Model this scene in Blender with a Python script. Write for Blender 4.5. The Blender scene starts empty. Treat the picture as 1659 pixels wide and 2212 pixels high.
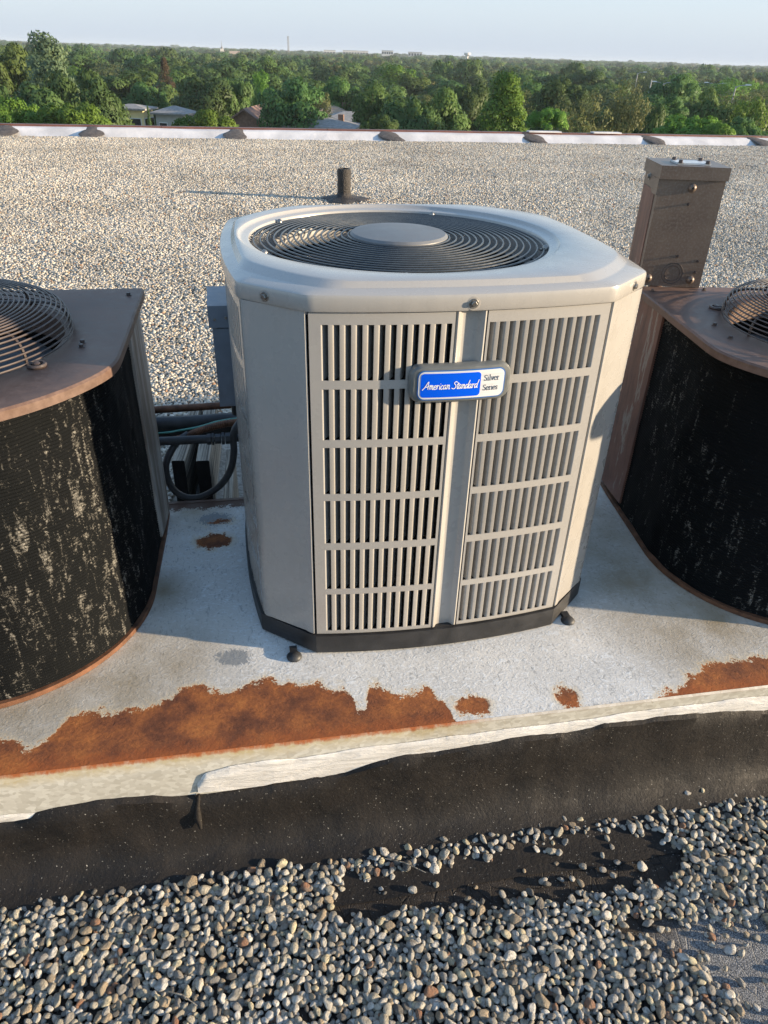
import bpy, math, random
import numpy as np
from mathutils import Vector, Matrix
random.seed(7)
RNG = np.random.default_rng(7)
PI = math.pi
rad = math.radians

# ------------------------------------------------------------------ camera
SC = bpy.context.scene
COL = SC.collection
CAM_H = 1.38                                   # height of the phone above the gravel
F_, CX_, CY_ = 1569., 829.5, 1106.             # focal length and centre, photo pixels at 1659 wide
_down = np.array([747. - CX_, 3602. - CY_, F_]); _down /= np.linalg.norm(_down)
_Y = np.array([0, 0, 1.]) - _down * _down[2]; _Y /= np.linalg.norm(_Y)
_Z = -_down
_X = np.cross(_Y, _Z)
_t = rad(-10.9)
_R = np.array([[math.cos(_t), -math.sin(_t), 0], [math.sin(_t), math.cos(_t), 0], [0, 0, 1]])
_M = _R @ np.array([_X, _Y, _Z])               # camera (right, down, forward) -> world


def ray(u, v):
    return _M @ np.array([u - CX_, v - CY_, F_])


def at(u, v, dist):
    """world point seen in direction (u, v) at horizontal distance dist"""
    r = ray(u, v)
    r = r * (dist / math.hypot(r[0], r[1]))
    return Vector((r[0], r[1], r[2] + CAM_H))


cam_d = bpy.data.cameras.new('camera')
cam = bpy.data.objects.new('camera', cam_d)
COL.objects.link(cam)
cam_d.sensor_fit = 'HORIZONTAL'
cam_d.sensor_width = 36
cam_d.lens = 36 * F_ / 1659.
cam_d.clip_start = 0.05
cam_d.clip_end = 20000
_m = Matrix.Identity(4)
for i in range(3):
    _m[i][0] = _M[i, 0]; _m[i][1] = -_M[i, 1]; _m[i][2] = -_M[i, 2]
_m[2][3] = CAM_H
cam.matrix_world = _m
SC.camera = cam

# ------------------------------------------------------------------ light
SUN_EL, SUN_AZ = 10.0, 107.0                   # azimuth clockwise from +Y
world = bpy.data.worlds.new('World')
SC.world = world
world.use_nodes = True
wn = world.node_tree
bg = wn.nodes['Background']
sky = wn.nodes.new('ShaderNodeTexSky')
sky.sky_type = 'NISHITA'
sky.sun_disc = False
sky.sun_elevation = rad(SUN_EL)
sky.sun_rotation = rad(SUN_AZ)
sky.air_density = 1.0
sky.dust_density = 1.2
sky.ozone_density = 1.6
# thin summer haze over the clear sky: a pale veil that fades upwards, the same all round
_g = wn.nodes.new('ShaderNodeTexCoord'); _s = wn.nodes.new('ShaderNodeSeparateXYZ')
wn.links.new(_g.outputs['Generated'], _s.inputs[0])
_r = wn.nodes.new('ShaderNodeValToRGB'); wn.links.new(_s.outputs[2], _r.inputs[0])
while len(_r.color_ramp.elements) < 5:
    _r.color_ramp.elements.new(0.5)
for _e, (_p, _c) in zip(_r.color_ramp.elements, ((0.0, (0.50, 0.60, 0.755)), (0.045, (0.585, 0.68, 0.80)), (0.12, (0.62, 0.76, 0.87)), (0.35, (0.42, 0.62, 0.86)), (1.0, (0.20, 0.36, 0.66)))):
    _e.position = _p; _e.color = (*_c, 1)
_k = wn.nodes.new('ShaderNodeVectorMath'); _k.operation = 'SCALE'; _k.inputs[3].default_value = 3.5
wn.links.new(_r.outputs[0], _k.inputs[0])
_x = wn.nodes.new('ShaderNodeMix'); _x.data_type = 'RGBA'; _x.inputs[0].default_value = 0.86
wn.links.new(sky.outputs[0], _x.inputs[6]); wn.links.new(_k.outputs[0], _x.inputs[7])
wn.links.new(_x.outputs[2], bg.inputs[0])
bg.inputs[1].default_value = 0.15
sun_d = bpy.data.lights.new('sun', 'SUN')
sun_d.energy = 5.0
sun_d.angle = rad(0.9)
sun_d.color = (1.0, 0.79, 0.54)
sun = bpy.data.objects.new('sun', sun_d)
COL.objects.link(sun)
_sd = Vector((math.sin(rad(SUN_AZ)) * math.cos(rad(SUN_EL)), math.cos(rad(SUN_AZ)) * math.cos(rad(SUN_EL)), math.sin(rad(SUN_EL))))
sun.rotation_euler = _sd.to_track_quat('Z', 'Y').to_euler()
sun.location = _sd * 50
SC.view_settings.view_transform = 'Standard'
SC.view_settings.look = 'None'
SC.view_settings.gamma = 1
SC.view_settings.use_curve_mapping = False
SC.view_settings.exposure = 1.15
SC.render.engine = 'CYCLES'
SC.cycles.max_bounces = 6
SC.cycles.volume_bounces = 0


# ------------------------------------------------------------------ materials
class NT:
    def __init__(s, name):
        s.m = bpy.data.materials.new(name); s.m.use_nodes = True
        s.n = s.m.node_tree.nodes; s.l = s.m.node_tree.links
        s.b = s.n['Principled BSDF']
        s.out = s.n['Material Output']

    def new(s, t, **k):
        n = s.n.new(t)
        for a, b in k.items():
            setattr(n, a, b)
        return n

    def link(s, a, b):
        s.l.new(a, b)

    def val(s, inp, v):
        if isinstance(v, bpy.types.NodeSocket):
            s.l.new(v, inp)
        else:
            inp.default_value = v

    def coord(s, kind='Object'):
        return s.new('ShaderNodeTexCoord').outputs[kind]

    def mapping(s, vec, scale=(1, 1, 1), rot=(0, 0, 0), loc=(0, 0, 0)):
        n = s.new('ShaderNodeMapping')
        s.link(vec, n.inputs[0]); n.inputs[1].default_value = loc
        n.inputs[2].default_value = rot; n.inputs[3].default_value = scale
        return n.outputs[0]

    def noise(s, vec, scale, detail=3, rough=0.55, dist=0.0, out=0):
        n = s.new('ShaderNodeTexNoise')
        s.link(vec, n.inputs['Vector'])
        n.inputs['Scale'].default_value = scale; n.inputs['Detail'].default_value = detail
        n.inputs['Roughness'].default_value = rough; n.inputs['Distortion'].default_value = dist
        return n.outputs[out]

    def voro(s, vec, scale, feature='F1', out='Distance'):
        n = s.new('ShaderNodeTexVoronoi', feature=feature)
        s.link(vec, n.inputs['Vector']); n.inputs['Scale'].default_value = scale
        return n.outputs[out]

    def ramp(s, fac, stops, interp='LINEAR'):
        n = s.new('ShaderNodeValToRGB')
        s.link(fac, n.inputs[0])
        cr = n.color_ramp; cr.interpolation = interp
        while len(cr.elements) < len(stops):
            cr.elements.new(0.5)
        for e, (p, c) in zip(cr.elements, stops):
            e.position = p
            e.color = (c, c, c, 1) if isinstance(c, (int, float)) else (*c, 1)
        return n.outputs[0]

    def mix(s, fac, a, b, mode='MIX'):
        n = s.new('ShaderNodeMix', data_type='RGBA', blend_type=mode)
        s.val(n.inputs[0], fac)
        for i, v in ((6, a), (7, b)):
            if isinstance(v, (int, float)):
                v = (v, v, v)
            if isinstance(v, tuple) and len(v) == 3:
                v = (*v, 1)
            s.val(n.inputs[i], v)
        return n.outputs[2]

    def math(s, op, a, b=0.0, c=0.0, clamp=False):
        n = s.new('ShaderNodeMath', operation=op, use_clamp=clamp)
        s.val(n.inputs[0], a); s.val(n.inputs[1], b); s.val(n.inputs[2], c)
        return n.outputs[0]

    def bump(s, h, strength=0.3, dist=0.01):
        n = s.new('ShaderNodeBump')
        s.link(h, n.inputs['Height'])
        n.inputs['Strength'].default_value = strength; n.inputs['Distance'].default_value = dist
        s.link(n.outputs[0], s.b.inputs['Normal'])
        return n

    def done(s, color=None, rough=None, metal=None, spec=None, coat=None):
        b = s.b.inputs
        if color is not None:
            s.val(b['Base Color'], (*color, 1) if isinstance(color, tuple) else color)
        if rough is not None:
            s.val(b['Roughness'], rough)
        if metal is not None:
            s.val(b['Metallic'], metal)
        if spec is not None:
            b['Specular IOR Level'].default_value = spec
        if coat is not None:
            b['Coat Weight'].default_value = coat; b['Coat Roughness'].default_value = 0.15
        return s.m


def simple(name, color, rough=0.6, metal=0.0, var=0.25, scale=30, bumps=0.15, spec=0.5, coat=None, bdist=0.002):
    t = NT(name)
    c = t.coord()
    n = t.noise(c, scale, 4)
    f = t.ramp(n, [(0.3, 1 - var), (0.7, 1 + var)])
    t.bump(t.noise(c, scale * 6, 3), bumps, bdist)
    r = t.ramp(t.noise(c, scale * 2, 3), [(0.3, max(0.05, rough - 0.08)), (0.7, min(1, rough + 0.08))])
    return t.done(t.mix(1.0, color, f, 'MULTIPLY'), r, metal, spec, coat)


M = {}
# warm grey enamel of the newer unit, dusty on top and with scratches
t = NT('grey_enamel')
c = t.coord()
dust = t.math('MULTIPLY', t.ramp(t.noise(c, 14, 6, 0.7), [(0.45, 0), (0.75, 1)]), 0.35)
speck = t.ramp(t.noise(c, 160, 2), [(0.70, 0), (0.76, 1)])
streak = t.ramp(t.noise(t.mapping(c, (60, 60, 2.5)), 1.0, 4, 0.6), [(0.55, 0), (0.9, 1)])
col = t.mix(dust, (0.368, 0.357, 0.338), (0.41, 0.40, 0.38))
col = t.mix(t.math('MULTIPLY', streak, 0.25), col, (0.30, 0.28, 0.25))
col = t.mix(t.math('MULTIPLY', speck, 0.3), col, (0.5, 0.49, 0.46))
sc = t.ramp(t.noise(t.mapping(c, (220, 220, 9), rot=(0.12, 0.1, 0)), 1.0, 4, 0.7), [(0.66, 0), (0.70, 1)])
sx_ = t.new('ShaderNodeSeparateXYZ'); t.link(c, sx_.inputs[0])
edgeL = t.ramp(t.math('ADD', sx_.outputs[0], 0.4), [(0.018, 1), (0.035, 0)])
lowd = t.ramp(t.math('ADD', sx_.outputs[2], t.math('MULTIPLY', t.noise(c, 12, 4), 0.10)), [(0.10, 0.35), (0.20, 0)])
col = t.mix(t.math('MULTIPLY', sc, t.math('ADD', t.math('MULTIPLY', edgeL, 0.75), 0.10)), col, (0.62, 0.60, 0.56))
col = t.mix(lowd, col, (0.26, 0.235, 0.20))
t.bump(t.noise(c, 6, 2), 0.10, 0.01)
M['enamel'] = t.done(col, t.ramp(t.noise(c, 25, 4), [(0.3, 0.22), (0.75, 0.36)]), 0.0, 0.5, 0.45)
M['pan_black'] = simple('black_plastic_pan', (0.022, 0.022, 0.023), 0.5, var=0.5, scale=18)
M['wire'] = simple('slate_wire_enamel', (0.045, 0.052, 0.060), 0.32, var=0.2)
M['hub'] = simple('grey_hub_plastic', (0.15, 0.155, 0.16), 0.45, var=0.2, scale=12)
M['rubber'] = simple('dark_rubber', (0.03, 0.032, 0.035), 0.55, var=0.5, scale=25)
M['badge_rim'] = simple('badge_grey', (0.13, 0.14, 0.14), 0.4, var=0.12)
M['black'] = simple('black_paint', (0.012, 0.012, 0.013), 0.5)
M['steel'] = simple('zinc_screw', (0.30, 0.29, 0.27), 0.35, 0.9)
M['fan'] = simple('fan_blade_grey', (0.10, 0.105, 0.11), 0.5, 0.4)
M['blue'] = NT('badge_blue').done((0.0, 0.10, 0.80), 0.25)
M['blue_line'] = NT('badge_line_blue').done((0.03, 0.14, 0.42), 0.3)
t = NT('badge_silver'); c = t.coord()
M['silver'] = t.done(t.ramp(t.noise(t.mapping(c, (12, 12, 900)), 1.0, 2), [(0.3, (0.66, 0.67, 0.68)), (0.7, (0.82, 0.83, 0.84))]), 0.35, 0.15)
M['white_ink'] = NT('white_ink').done((0.85, 0.87, 0.88), 0.5)
M['ink'] = NT('dark_ink').done((0.03, 0.05, 0.09), 0.5)

# condenser coils -----------------------------------------------------------
t = NT('fin_coil_dark'); c = t.coord()
w = t.noise(t.mapping(c, (1, 1, 0.25)), 60, 4, 0.7, 1.2)
t.bump(w, 0.9, 0.006)
gl = t.ramp(t.noise(t.mapping(c, (1, 1, .4)), 90, 3, 0.7), [(0.52, 0), (0.72, 1)])
M['coil_in'] = t.done(t.mix(gl, (0.014, 0.014, 0.015), (0.10, 0.095, 0.085)), 0.45, 0.5)


def coil_mat(name, thr, seed):
    t = NT(name)
    c = t.mapping(t.coord(), (1, 1, 1), loc=(seed, seed * .7, 0))
    z = t.new('ShaderNodeSeparateXYZ'); t.link(t.coord(), z.inputs[0])
    streak = t.noise(t.mapping(c, (58, 58, 13.0)), 1.0, 5, 0.75, 0.8)
    blot = t.noise(c, 75, 4, 0.7, 1.5)
    zone = t.noise(t.mapping(c, (3.2, 3.2, 1.6)), 1.0, 2)
    m = t.math('ADD', t.math('MULTIPLY', streak, 0.55), t.math('MULTIPLY', blot, 0.45))
    m = t.math('ADD', m, t.math('MULTIPLY', t.math('SUBTRACT', zone, 0.5), 0.30))
    m = t.ramp(m, [(thr, 0), (thr + 0.13, 1)])
    rib = t.math('SINE', t.math('MULTIPLY', z.outputs[2], 2 * PI / 0.0065))
    fine = t.noise(t.mapping(c, (900, 900, 30)), 1.0, 3)
    h = t.math('ADD', t.math('MULTIPLY', fine, 0.5), t.math('MULTIPLY', t.math('MULTIPLY', m, t.noise(c, 140, 3)), 1.5))
    t.bump(h, 0.8, 0.003)
    dk = t.mix(fine, (0.002, 0.0028, 0.0036), (0.0065, 0.0078, 0.009))
    lt = t.mix(t.noise(c, 70, 3), (0.035, 0.034, 0.032), (0.60, 0.58, 0.52))
    lt = t.mix(t.math('MULTIPLY', t.math('GREATER_THAN', rib, 0.35), 0.5), lt, (0.05, 0.05, 0.045))
    return t.done(t.mix(m, dk, lt), t.mix(m, 0.75, 0.42), 0.10, 0.12)


M['coil_left'] = coil_mat('weathered_fin_coil', 0.562, 0.0)
M['coil_right'] = coil_mat('black_fin_coil', 0.57, 5.0)

# brown weathered paint -----------------------------------------------------
t = NT('brown_weathered_paint'); c = t.coord()
n1 = t.noise(c, 3.2, 5, 0.6); n2 = t.noise(c, 60, 4, 0.65)
col = t.mix(t.ramp(n1, [(0.35, 0), (0.7, 1)]), (0.095, 0.063, 0.050), (0.160, 0.088, 0.060))
col = t.mix(t.math('MULTIPLY', t.ramp(n2, [(0.4, 0), (0.75, 1)]), 0.5), col, (0.24, 0.16, 0.125))
col = t.mix(t.ramp(t.noise(c, 22, 6, 0.75), [(0.66, 0), (0.72, 0.75)]), col, (0.075, 0.040, 0.030))
t.bump(t.noise(c, 240, 3), 0.12, 0.001)
M['brown'] = t.done(col, t.ramp(n2, [(0.3, 0.42), (0.7, 0.62)]), 0.0, 0.4)
t = NT('brown_flaking_panel'); c = t.coord()
n2 = t.noise(t.mapping(c, (14, 14, 2.6)), 1.0, 6, 0.7)
col = t.mix(t.ramp(n2, [(0.40, 0), (0.52, 1)]), (0.085, 0.042, 0.034), (0.19, 0.088, 0.062))
col = t.mix(t.ramp(n2, [(0.57, 0), (0.60, 0.9), (0.63, 0.9), (0.66, 0)]), col, (0.30, 0.26, 0.22))
M['brown_panel'] = t.done(col, 0.5)
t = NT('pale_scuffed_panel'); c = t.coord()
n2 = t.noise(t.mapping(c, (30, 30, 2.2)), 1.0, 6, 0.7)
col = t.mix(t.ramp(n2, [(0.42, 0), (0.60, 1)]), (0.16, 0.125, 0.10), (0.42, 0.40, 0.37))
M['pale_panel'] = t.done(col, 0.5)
M['brown_wire'] = simple('brown_guard_wire', (0.070, 0.054, 0.050), 0.42, var=0.35, scale=20)
t = NT('bronze_box_paint'); c = t.coord()
n1 = t.noise(c, 9, 4, 0.6); n2 = t.noise(c, 180, 3, 0.6)
col = t.mix(t.ramp(n1, [(0.35, 0), (0.7, 1)]), (0.130, 0.092, 0.072), (0.195, 0.145, 0.112))
col = t.mix(t.math('MULTIPLY', t.ramp(n2, [(0.45, 0), (0.7, 1)]), 0.6), col, (0.23, 0.20, 0.17))
t.bump(n2, 0.12, 0.001)
M['bronze'] = t.done(col, 0.40, 0.25, 0.5)
M['blue_grey'] = simple('blue_grey_enamel', (0.16, 0.20, 0.25), 0.45, var=0.12)
M['pale_plate'] = simple('pale_plate', (0.60, 0.62, 0.62), 0.35, var=0.12)

# platform ------------------------------------------------------------------
RUST = [(-0.60, 1.05), (-0.524, 1.043), (-0.5, 1.029), (-0.468, 0.997), (-0.429, 1.024), (-0.406, 1.077), (-0.327, 1.072), (-0.248, 1.072), (-0.21, 1.104), (-0.187, 1.114), (-0.151, 1.128), (-0.136, 1.106), (-0.104, 1.088), (-0.052, 1.109), (-0.023, 1.119), (0.038, 1.094), (0.086, 1.093), (0.111, 1.066), (0.127, 1.074), (0.143, 1.065), (0.152, 1.013), (0.17, 1.008), (0.186, 1.071), (0.205, 1.076), (0.223, 1.04), (0.28, 1.032), (0.304, 1.055), (0.324, 1.013), (0.334, 0.99), (0.345, 0.93), (0.76, 0.93), (0.78, 0.957), (0.845, 0.965), (0.855, 0.995), (0.883, 0.997), (0.905, 1.01), (0.922, 1.027), (1.009, 1.022), (1.079, 1.027), (1.14, 0.99), (1.2, 0.93)]


def curve_node(t, fac, pts, x0, x1, y0, y1):
    n = t.new('ShaderNodeFloatCurve')
    n.inputs[0].default_value = 1.0
    t.link(t.math('DIVIDE', t.math('SUBTRACT', fac, x0), x1 - x0), n.inputs[1])
    cv = n.mapping.curves[0]
    P = [((x - x0) / (x1 - x0), (y - y0) / (y1 - y0)) for x, y in pts]
    cv.points[0].location = P[0]; cv.points[1].location = P[-1]
    for p in P[1:-1]:
        cv.points.new(*p)
    for p in cv.points:
        p.handle_type = 'VECTOR'
    n.mapping.update()
    return t.math('ADD', t.math('MULTIPLY', n.outputs[0], y1 - y0), y0)


t = NT('galvanised_deck_with_rust'); c = t.coord()
sp = t.new('ShaderNodeSeparateXYZ'); t.link(c, sp.inputs[0])
X_, Y_ = sp.outputs[0], sp.outputs[1]
wob = t.math('SUBTRACT', t.noise(c, 38, 6, 0.75), 0.5)
yy = t.math('ADD', Y_, t.math('ADD', t.math('MULTIPLY', wob, 0.095), t.math('MULTIPLY', t.math('SUBTRACT', t.noise(c, 190, 4, 0.7), 0.5), 0.040)))
edge = curve_node(t, X_, RUST, -0.60, 1.20, 0.9, 1.2)
d = t.math('SUBTRACT', edge, yy)
for ex, ey, ea, eb in ((0.385, 0.987, 0.036, 0.024), (0.586, 0.977, 0.024, 0.028), (-0.142, 1.650, 0.046, 0.035), (-0.13, 1.745, 0.03, 0.012), (-1.1, 1.0, 0.3, 0.05)):
    q = t.math('ADD', t.math('POWER', t.math('DIVIDE', t.math('SUBTRACT', X_, ex), ea), 2.0),
               t.math('POWER', t.math('DIVIDE', t.math('SUBTRACT', yy, ey), eb), 2.0))
    d = t.math('MAXIMUM', d, t.math('MULTIPLY', t.math('SUBTRACT', 1.0, q), eb * 0.5))
back = t.math('SUBTRACT', yy, 1.822)
rust = t.ramp(t.math('ADD', t.math('MULTIPLY', d, 30.0), 0.5), [(0.44, 0), (0.56, 1)])
halo = t.ramp(t.math('ADD', t.math('MULTIPLY', d, 12.0), 0.5), [(0.25, 0), (0.5, 1)])
backm = t.ramp(t.math('ADD', t.math('MULTIPLY', back, 30.0), 0.5), [(0.45, 0), (0.55, 1)])
grain = t.noise(t.mapping(c, (85, 40, 100), rot=(0, 0, 0.6)), 1.0, 4, 0.65, 1.8)
grain2 = t.noise(t.mapping(c, (48, 80, 100), rot=(0, 0, -0.4)), 1.0, 4, 0.6, 2.0)
zinc = t.mix(t.ramp(t.noise(c, 5, 4), [(0.3, 0), (0.7, 1)]), (0.60, 0.60, 0.58), (0.78, 0.765, 0.72))
zinc = t.mix(t.ramp(grain, [(0.36, 0.55), (0.45, 0)]), zinc, (0.27, 0.28, 0.28))
zinc = t.mix(t.ramp(grain2, [(0.53, 0), (0.63, 0.8)]), zinc, (0.80, 0.83, 0.84))
# stains round the two brown units, plus painted shade between the grey and right units
st = t.noise(c, 7, 5, 0.65)
for sx, sy, sr in ((-0.30, 1.18, 0.28), (-0.52, 1.10, 0.20), (1.02, 1.12, 0.30), (0.90, 1.38, 0.34), (0.86, 1.65, 0.26), (-0.2, 1.80, 0.12), (-0.26, 1.45, 0.10)):
    q = t.math('SQRT', t.math('ADD', t.math('POWER', t.math('SUBTRACT', X_, sx), 2.0), t.math('POWER', t.math('SUBTRACT', Y_, sy), 2.0)))
    k = t.math('SUBTRACT', 1.0, t.math('DIVIDE', q, sr), clamp=True)
    k = t.math('MULTIPLY', t.math('POWER', k, 0.8), t.ramp(st, [(0.3, 0.45), (0.65, 1.0)]))
    zinc = t.mix(t.math('MULTIPLY', k, 0.95), zinc, (0.27, 0.215, 0.13))
zinc = t.mix(t.math('MULTIPLY', halo, 0.60), zinc, (0.66, 0.56, 0.38))
for gx, gy, gr in ((-0.09, 1.195, 0.055), (-0.14, 1.760, 0.070)):
    q = t.math('SQRT', t.math('ADD', t.math('POWER', t.math('SUBTRACT', X_, gx), 2.0), t.math('POWER', t.math('MULTIPLY', t.math('SUBTRACT', Y_, gy), 1.5), 2.0)))
    k = t.math('SUBTRACT', 1.0, t.math('DIVIDE', q, gr), clamp=True)
    k = t.ramp(t.math('ADD', t.math('MULTIPLY', k, 0.6), t.math('MULTIPLY', grain, 0.9)), [(0.62, 0), (0.70, 0.75)])
    zinc = t.mix(k, zinc, (0.16, 0.19, 0.22))
bleed = t.ramp(t.math('ADD', t.math('MULTIPLY', d, 34.0), t.math('MULTIPLY', t.noise(c, 70, 5, 0.75), 0.9)), [(0.30, 0), (0.62, 0.75)])
zinc = t.mix(bleed, zinc, (0.50, 0.24, 0.085))
rn = t.noise(c, 16, 6, 0.7)
rc = t.ramp(rn, [(0.30, (0.10, 0.040, 0.024)), (0.42, (0.18, 0.066, 0.032)), (0.53, (0.30, 0.105, 0.038)), (0.64, (0.42, 0.15, 0.045)), (0.80, (0.52, 0.23, 0.07))])
rc = t.mix(t.ramp(t.noise(c, 140, 3), [(0.4, 0), (0.7, 0.35)]), rc, (0.10, 0.035, 0.018))
near_edge = t.ramp(t.math('SUBTRACT', yy, 0.950), [(0.0, 0.65), (0.035, 0)])
rc = t.mix(near_edge, rc, (0.36, 0.10, 0.028))
col = t.mix(rust, zinc, rc)
col = t.mix(backm, col, (0.11, 0.062, 0.045))
h = t.math('ADD', t.math('MULTIPLY', grain2, 0.6), t.math('MULTIPLY', t.math('SUBTRACT', 1.0, rust), 0.9))
h = t.math('ADD', h, t.math('MULTIPLY', t.noise(c, 190, 3), 0.25))
t.bump(h, 0.55, 0.0025)
M['deck'] = t.done(col, t.mix(rust, t.ramp(grain, [(0.3, 0.48), (0.7, 0.62)]), 0.85), 0.0, 0.35)

t = NT('galvanised_fascia'); c = t.coord()
sp = t.new('ShaderNodeSeparateXYZ'); t.link(c, sp.inputs[0])
v = t.voro(t.mapping(c, (90, 90, 140)), 1.0, 'F1', 'Color')
vb = t.new('ShaderNodeSeparateColor'); t.link(v, vb.inputs[0])
col = t.mix(vb.outputs[0], (0.44, 0.42, 0.36), (0.60, 0.585, 0.52))
ns = t.noise(t.mapping(c, (16, 16, 3)), 1.0, 5, 0.65)
up = t.ramp(t.math('ADD', t.math('MULTIPLY', t.math('SUBTRACT', sp.outputs[2], 0.235), 22.0), t.math('MULTIPLY', ns, 0.9)), [(0.45, 0), (1.05, 1)])
leftm = t.ramp(sp.outputs[0], [(0.33, 1), (0.42, 0.1)])
col = t.mix(t.math('MULTIPLY', t.math('MULTIPLY', up, leftm), t.ramp(t.noise(c, 45, 5, 0.7), [(0.3, 0.2), (0.7, 0.85)])), col, (0.44, 0.34, 0.15))
edge = t.ramp(t.math('ADD', sp.outputs[2], t.math('MULTIPLY', t.noise(t.mapping(c, (55, 40, 25)), 1.0, 5, 0.75), 0.022)), [(0.2730, 0), (0.2800, 1)])
col = t.mix(t.math('MULTIPLY', edge, leftm), col, (0.34, 0.10, 0.025))
drip = t.ramp(t.noise(t.mapping(c, (40, 1, 1.5)), 1.0, 3), [(0.66, 0), (0.74, 1)])
col = t.mix(t.math('MULTIPLY', drip, 0.30), col, (0.36, 0.22, 0.08))
t.bump(t.math('ADD', vb.outputs[1], t.noise(c, 30, 4)), 0.15, 0.001)
M['fascia'] = t.done(col, 0.5, 0.1, 0.4)

t = NT('white_sealant'); c = t.coord()
n = t.noise(t.mapping(c, (9, 30, 55)), 1.0, 6, 0.7, 0.6)
col = t.mix(t.ramp(n, [(0.35, 0), (0.65, 1)]), (0.52, 0.50, 0.46), (0.74, 0.72, 0.68))
col = t.mix(t.ramp(t.noise(c, 45, 5, 0.7), [(0.60, 0), (0.72, 0.4)]), col, (0.40, 0.34, 0.26))
t.bump(n, 0.9, 0.006)
M['sealant'] = t.done(col, 0.65, 0, 0.3)

t = NT('roofing_tar'); c = t.coord()
n = t.noise(c, 10, 6, 0.65, 0.5)
n2 = t.noise(t.mapping(c, (22, 40, 40)), 1.0, 6, 0.7, 0.6)
col = t.mix(t.ramp(n, [(0.35, 0), (0.7, 1)]), (0.007, 0.0062, 0.006), (0.020, 0.016, 0.013))
col = t.mix(t.ramp(t.noise(c, 240, 3), [(0.685, 0), (0.72, 0.9)]), col, (0.40, 0.38, 0.33))
t.bump(t.math('ADD', t.math('MULTIPLY', n, 0.7), t.math('ADD', t.math('MULTIPLY', n2, 0.25), t.math('MULTIPLY', t.noise(c, 150, 5, 0.7), 0.30))), 0.6, 0.008)
M['tar'] = t.done(col, t.ramp(n2, [(0.3, 0.55), (0.7, 0.8)]), 0.0, 0.35)

# roof membrane under the stones: cracked tar, sandy grit at the near right
t = NT('roof_membrane_grit'); c = t.coord()
sp = t.new('ShaderNodeSeparateXYZ'); t.link(c, sp.inputs[0])
n = t.noise(c, 8, 6, 0.65)
grit = t.noise(c, 420, 2, 0.6)
col = t.mix(t.ramp(n, [(0.35, 0), (0.7, 1)]), (0.016, 0.013, 0.011), (0.038, 0.030, 0.024))
col = t.mix(t.ramp(t.noise(c, 260, 3, 0.6), [(0.665, 0), (0.70, 0.9)]), col, (0.42, 0.40, 0.36))
crack = t.voro(t.mapping(c, (34, 12, 10)), 1.0, 'DISTANCE_TO_EDGE')
crm = t.ramp(crack, [(0.0, 1), (0.035, 0)])
q = t.math('SQRT', t.math('ADD', t.math('POWER', t.math('MULTIPLY', t.math('SUBTRACT', sp.outputs[0], 0.90), 0.85), 2.0),
                          t.math('POWER', t.math('SUBTRACT', sp.outputs[1], 0.50), 2.0)))
sm = t.ramp(t.math('ADD', q, t.math('MULTIPLY', t.math('SUBTRACT', n, 0.5), 0.22)), [(0.20, 1), (0.27, 0)])
sand = t.ramp(grit, [(0.35, (0.05, 0.055, 0.062)), (0.5, (0.14, 0.145, 0.15)), (0.66, (0.34, 0.34, 0.34))])
col = t.mix(crm, col, (0.006, 0.005, 0.005))
col = t.mix(sm, col, sand)
farm = t.ramp(t.math('DIVIDE', sp.outputs[1], 10.0), [(0.14, 0), (0.19, 1)])
col = t.mix(farm, col, t.ramp(t.noise(c, 70, 3), [(0.35, (0.20, 0.18, 0.155)), (0.65, (0.42, 0.385, 0.33))]))
t.bump(t.math('SUBTRACT', t.math('ADD', t.math('MULTIPLY', n, 0.8), t.math('MULTIPLY', grit, 0.35)), t.math('MULTIPLY', crm, 0.25)), 0.7, 0.008)
M['membrane'] = t.done(col, 0.7, 0, 0.35)

# pebbles ---------------------------------------------------------------------
t = NT('river_pebble'); c = t.coord()
oi = t.new('ShaderNodeObjectInfo')
r = oi.outputs['Random']
base = t.ramp(r, [(0.0, (0.50, 0.46, 0.37)), (0.10, (0.70, 0.67, 0.60)), (0.20, (0.37, 0.36, 0.34)), (0.28, (0.70, 0.62, 0.42)),
                  (0.36, (0.58, 0.56, 0.51)), (0.44, (0.30, 0.285, 0.26)), (0.50, (0.48, 0.38, 0.26)), (0.56, (0.66, 0.65, 0.62)), (0.64, (0.44, 0.42, 0.375)), (0.72, (0.62, 0.58, 0.49)),
                  (0.80, (0.13, 0.125, 0.12)), (0.86, (0.34, 0.27, 0.19)), (0.90, (0.60, 0.55, 0.44)), (0.945, (0.30, 0.16, 0.10)), (0.965, (0.78, 0.76, 0.70))], 'CONSTANT')
off = t.new('ShaderNodeVectorMath', operation='ADD')
t.link(c, off.inputs[0])
cmb = t.new('ShaderNodeCombineXYZ'); t.link(t.math('MULTIPLY', r, 80.0), cmb.inputs[0]); t.link(cmb.outputs[0], off.inputs[1])
o = off.outputs[0]
n = t.noise(o, 1.0, 5, 0.7)
n3 = t.noise(o, 3.0, 5, 0.75)
col = t.mix(t.ramp(n, [(0.40, 0.65), (0.56, 0)]), base, (0.24, 0.22, 0.18))
col = t.mix(t.ramp(n3, [(0.58, 0), (0.66, 0.6)]), col, (0.09, 0.078, 0.065))
col = t.mix(t.ramp(n3, [(0.28, 0.6), (0.38, 0)]), col, (0.60, 0.57, 0.50))
t.bump(n3, 0.6, 0.25)
M['pebble'] = t.done(col, 0.62, 0, 0.35)

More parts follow.
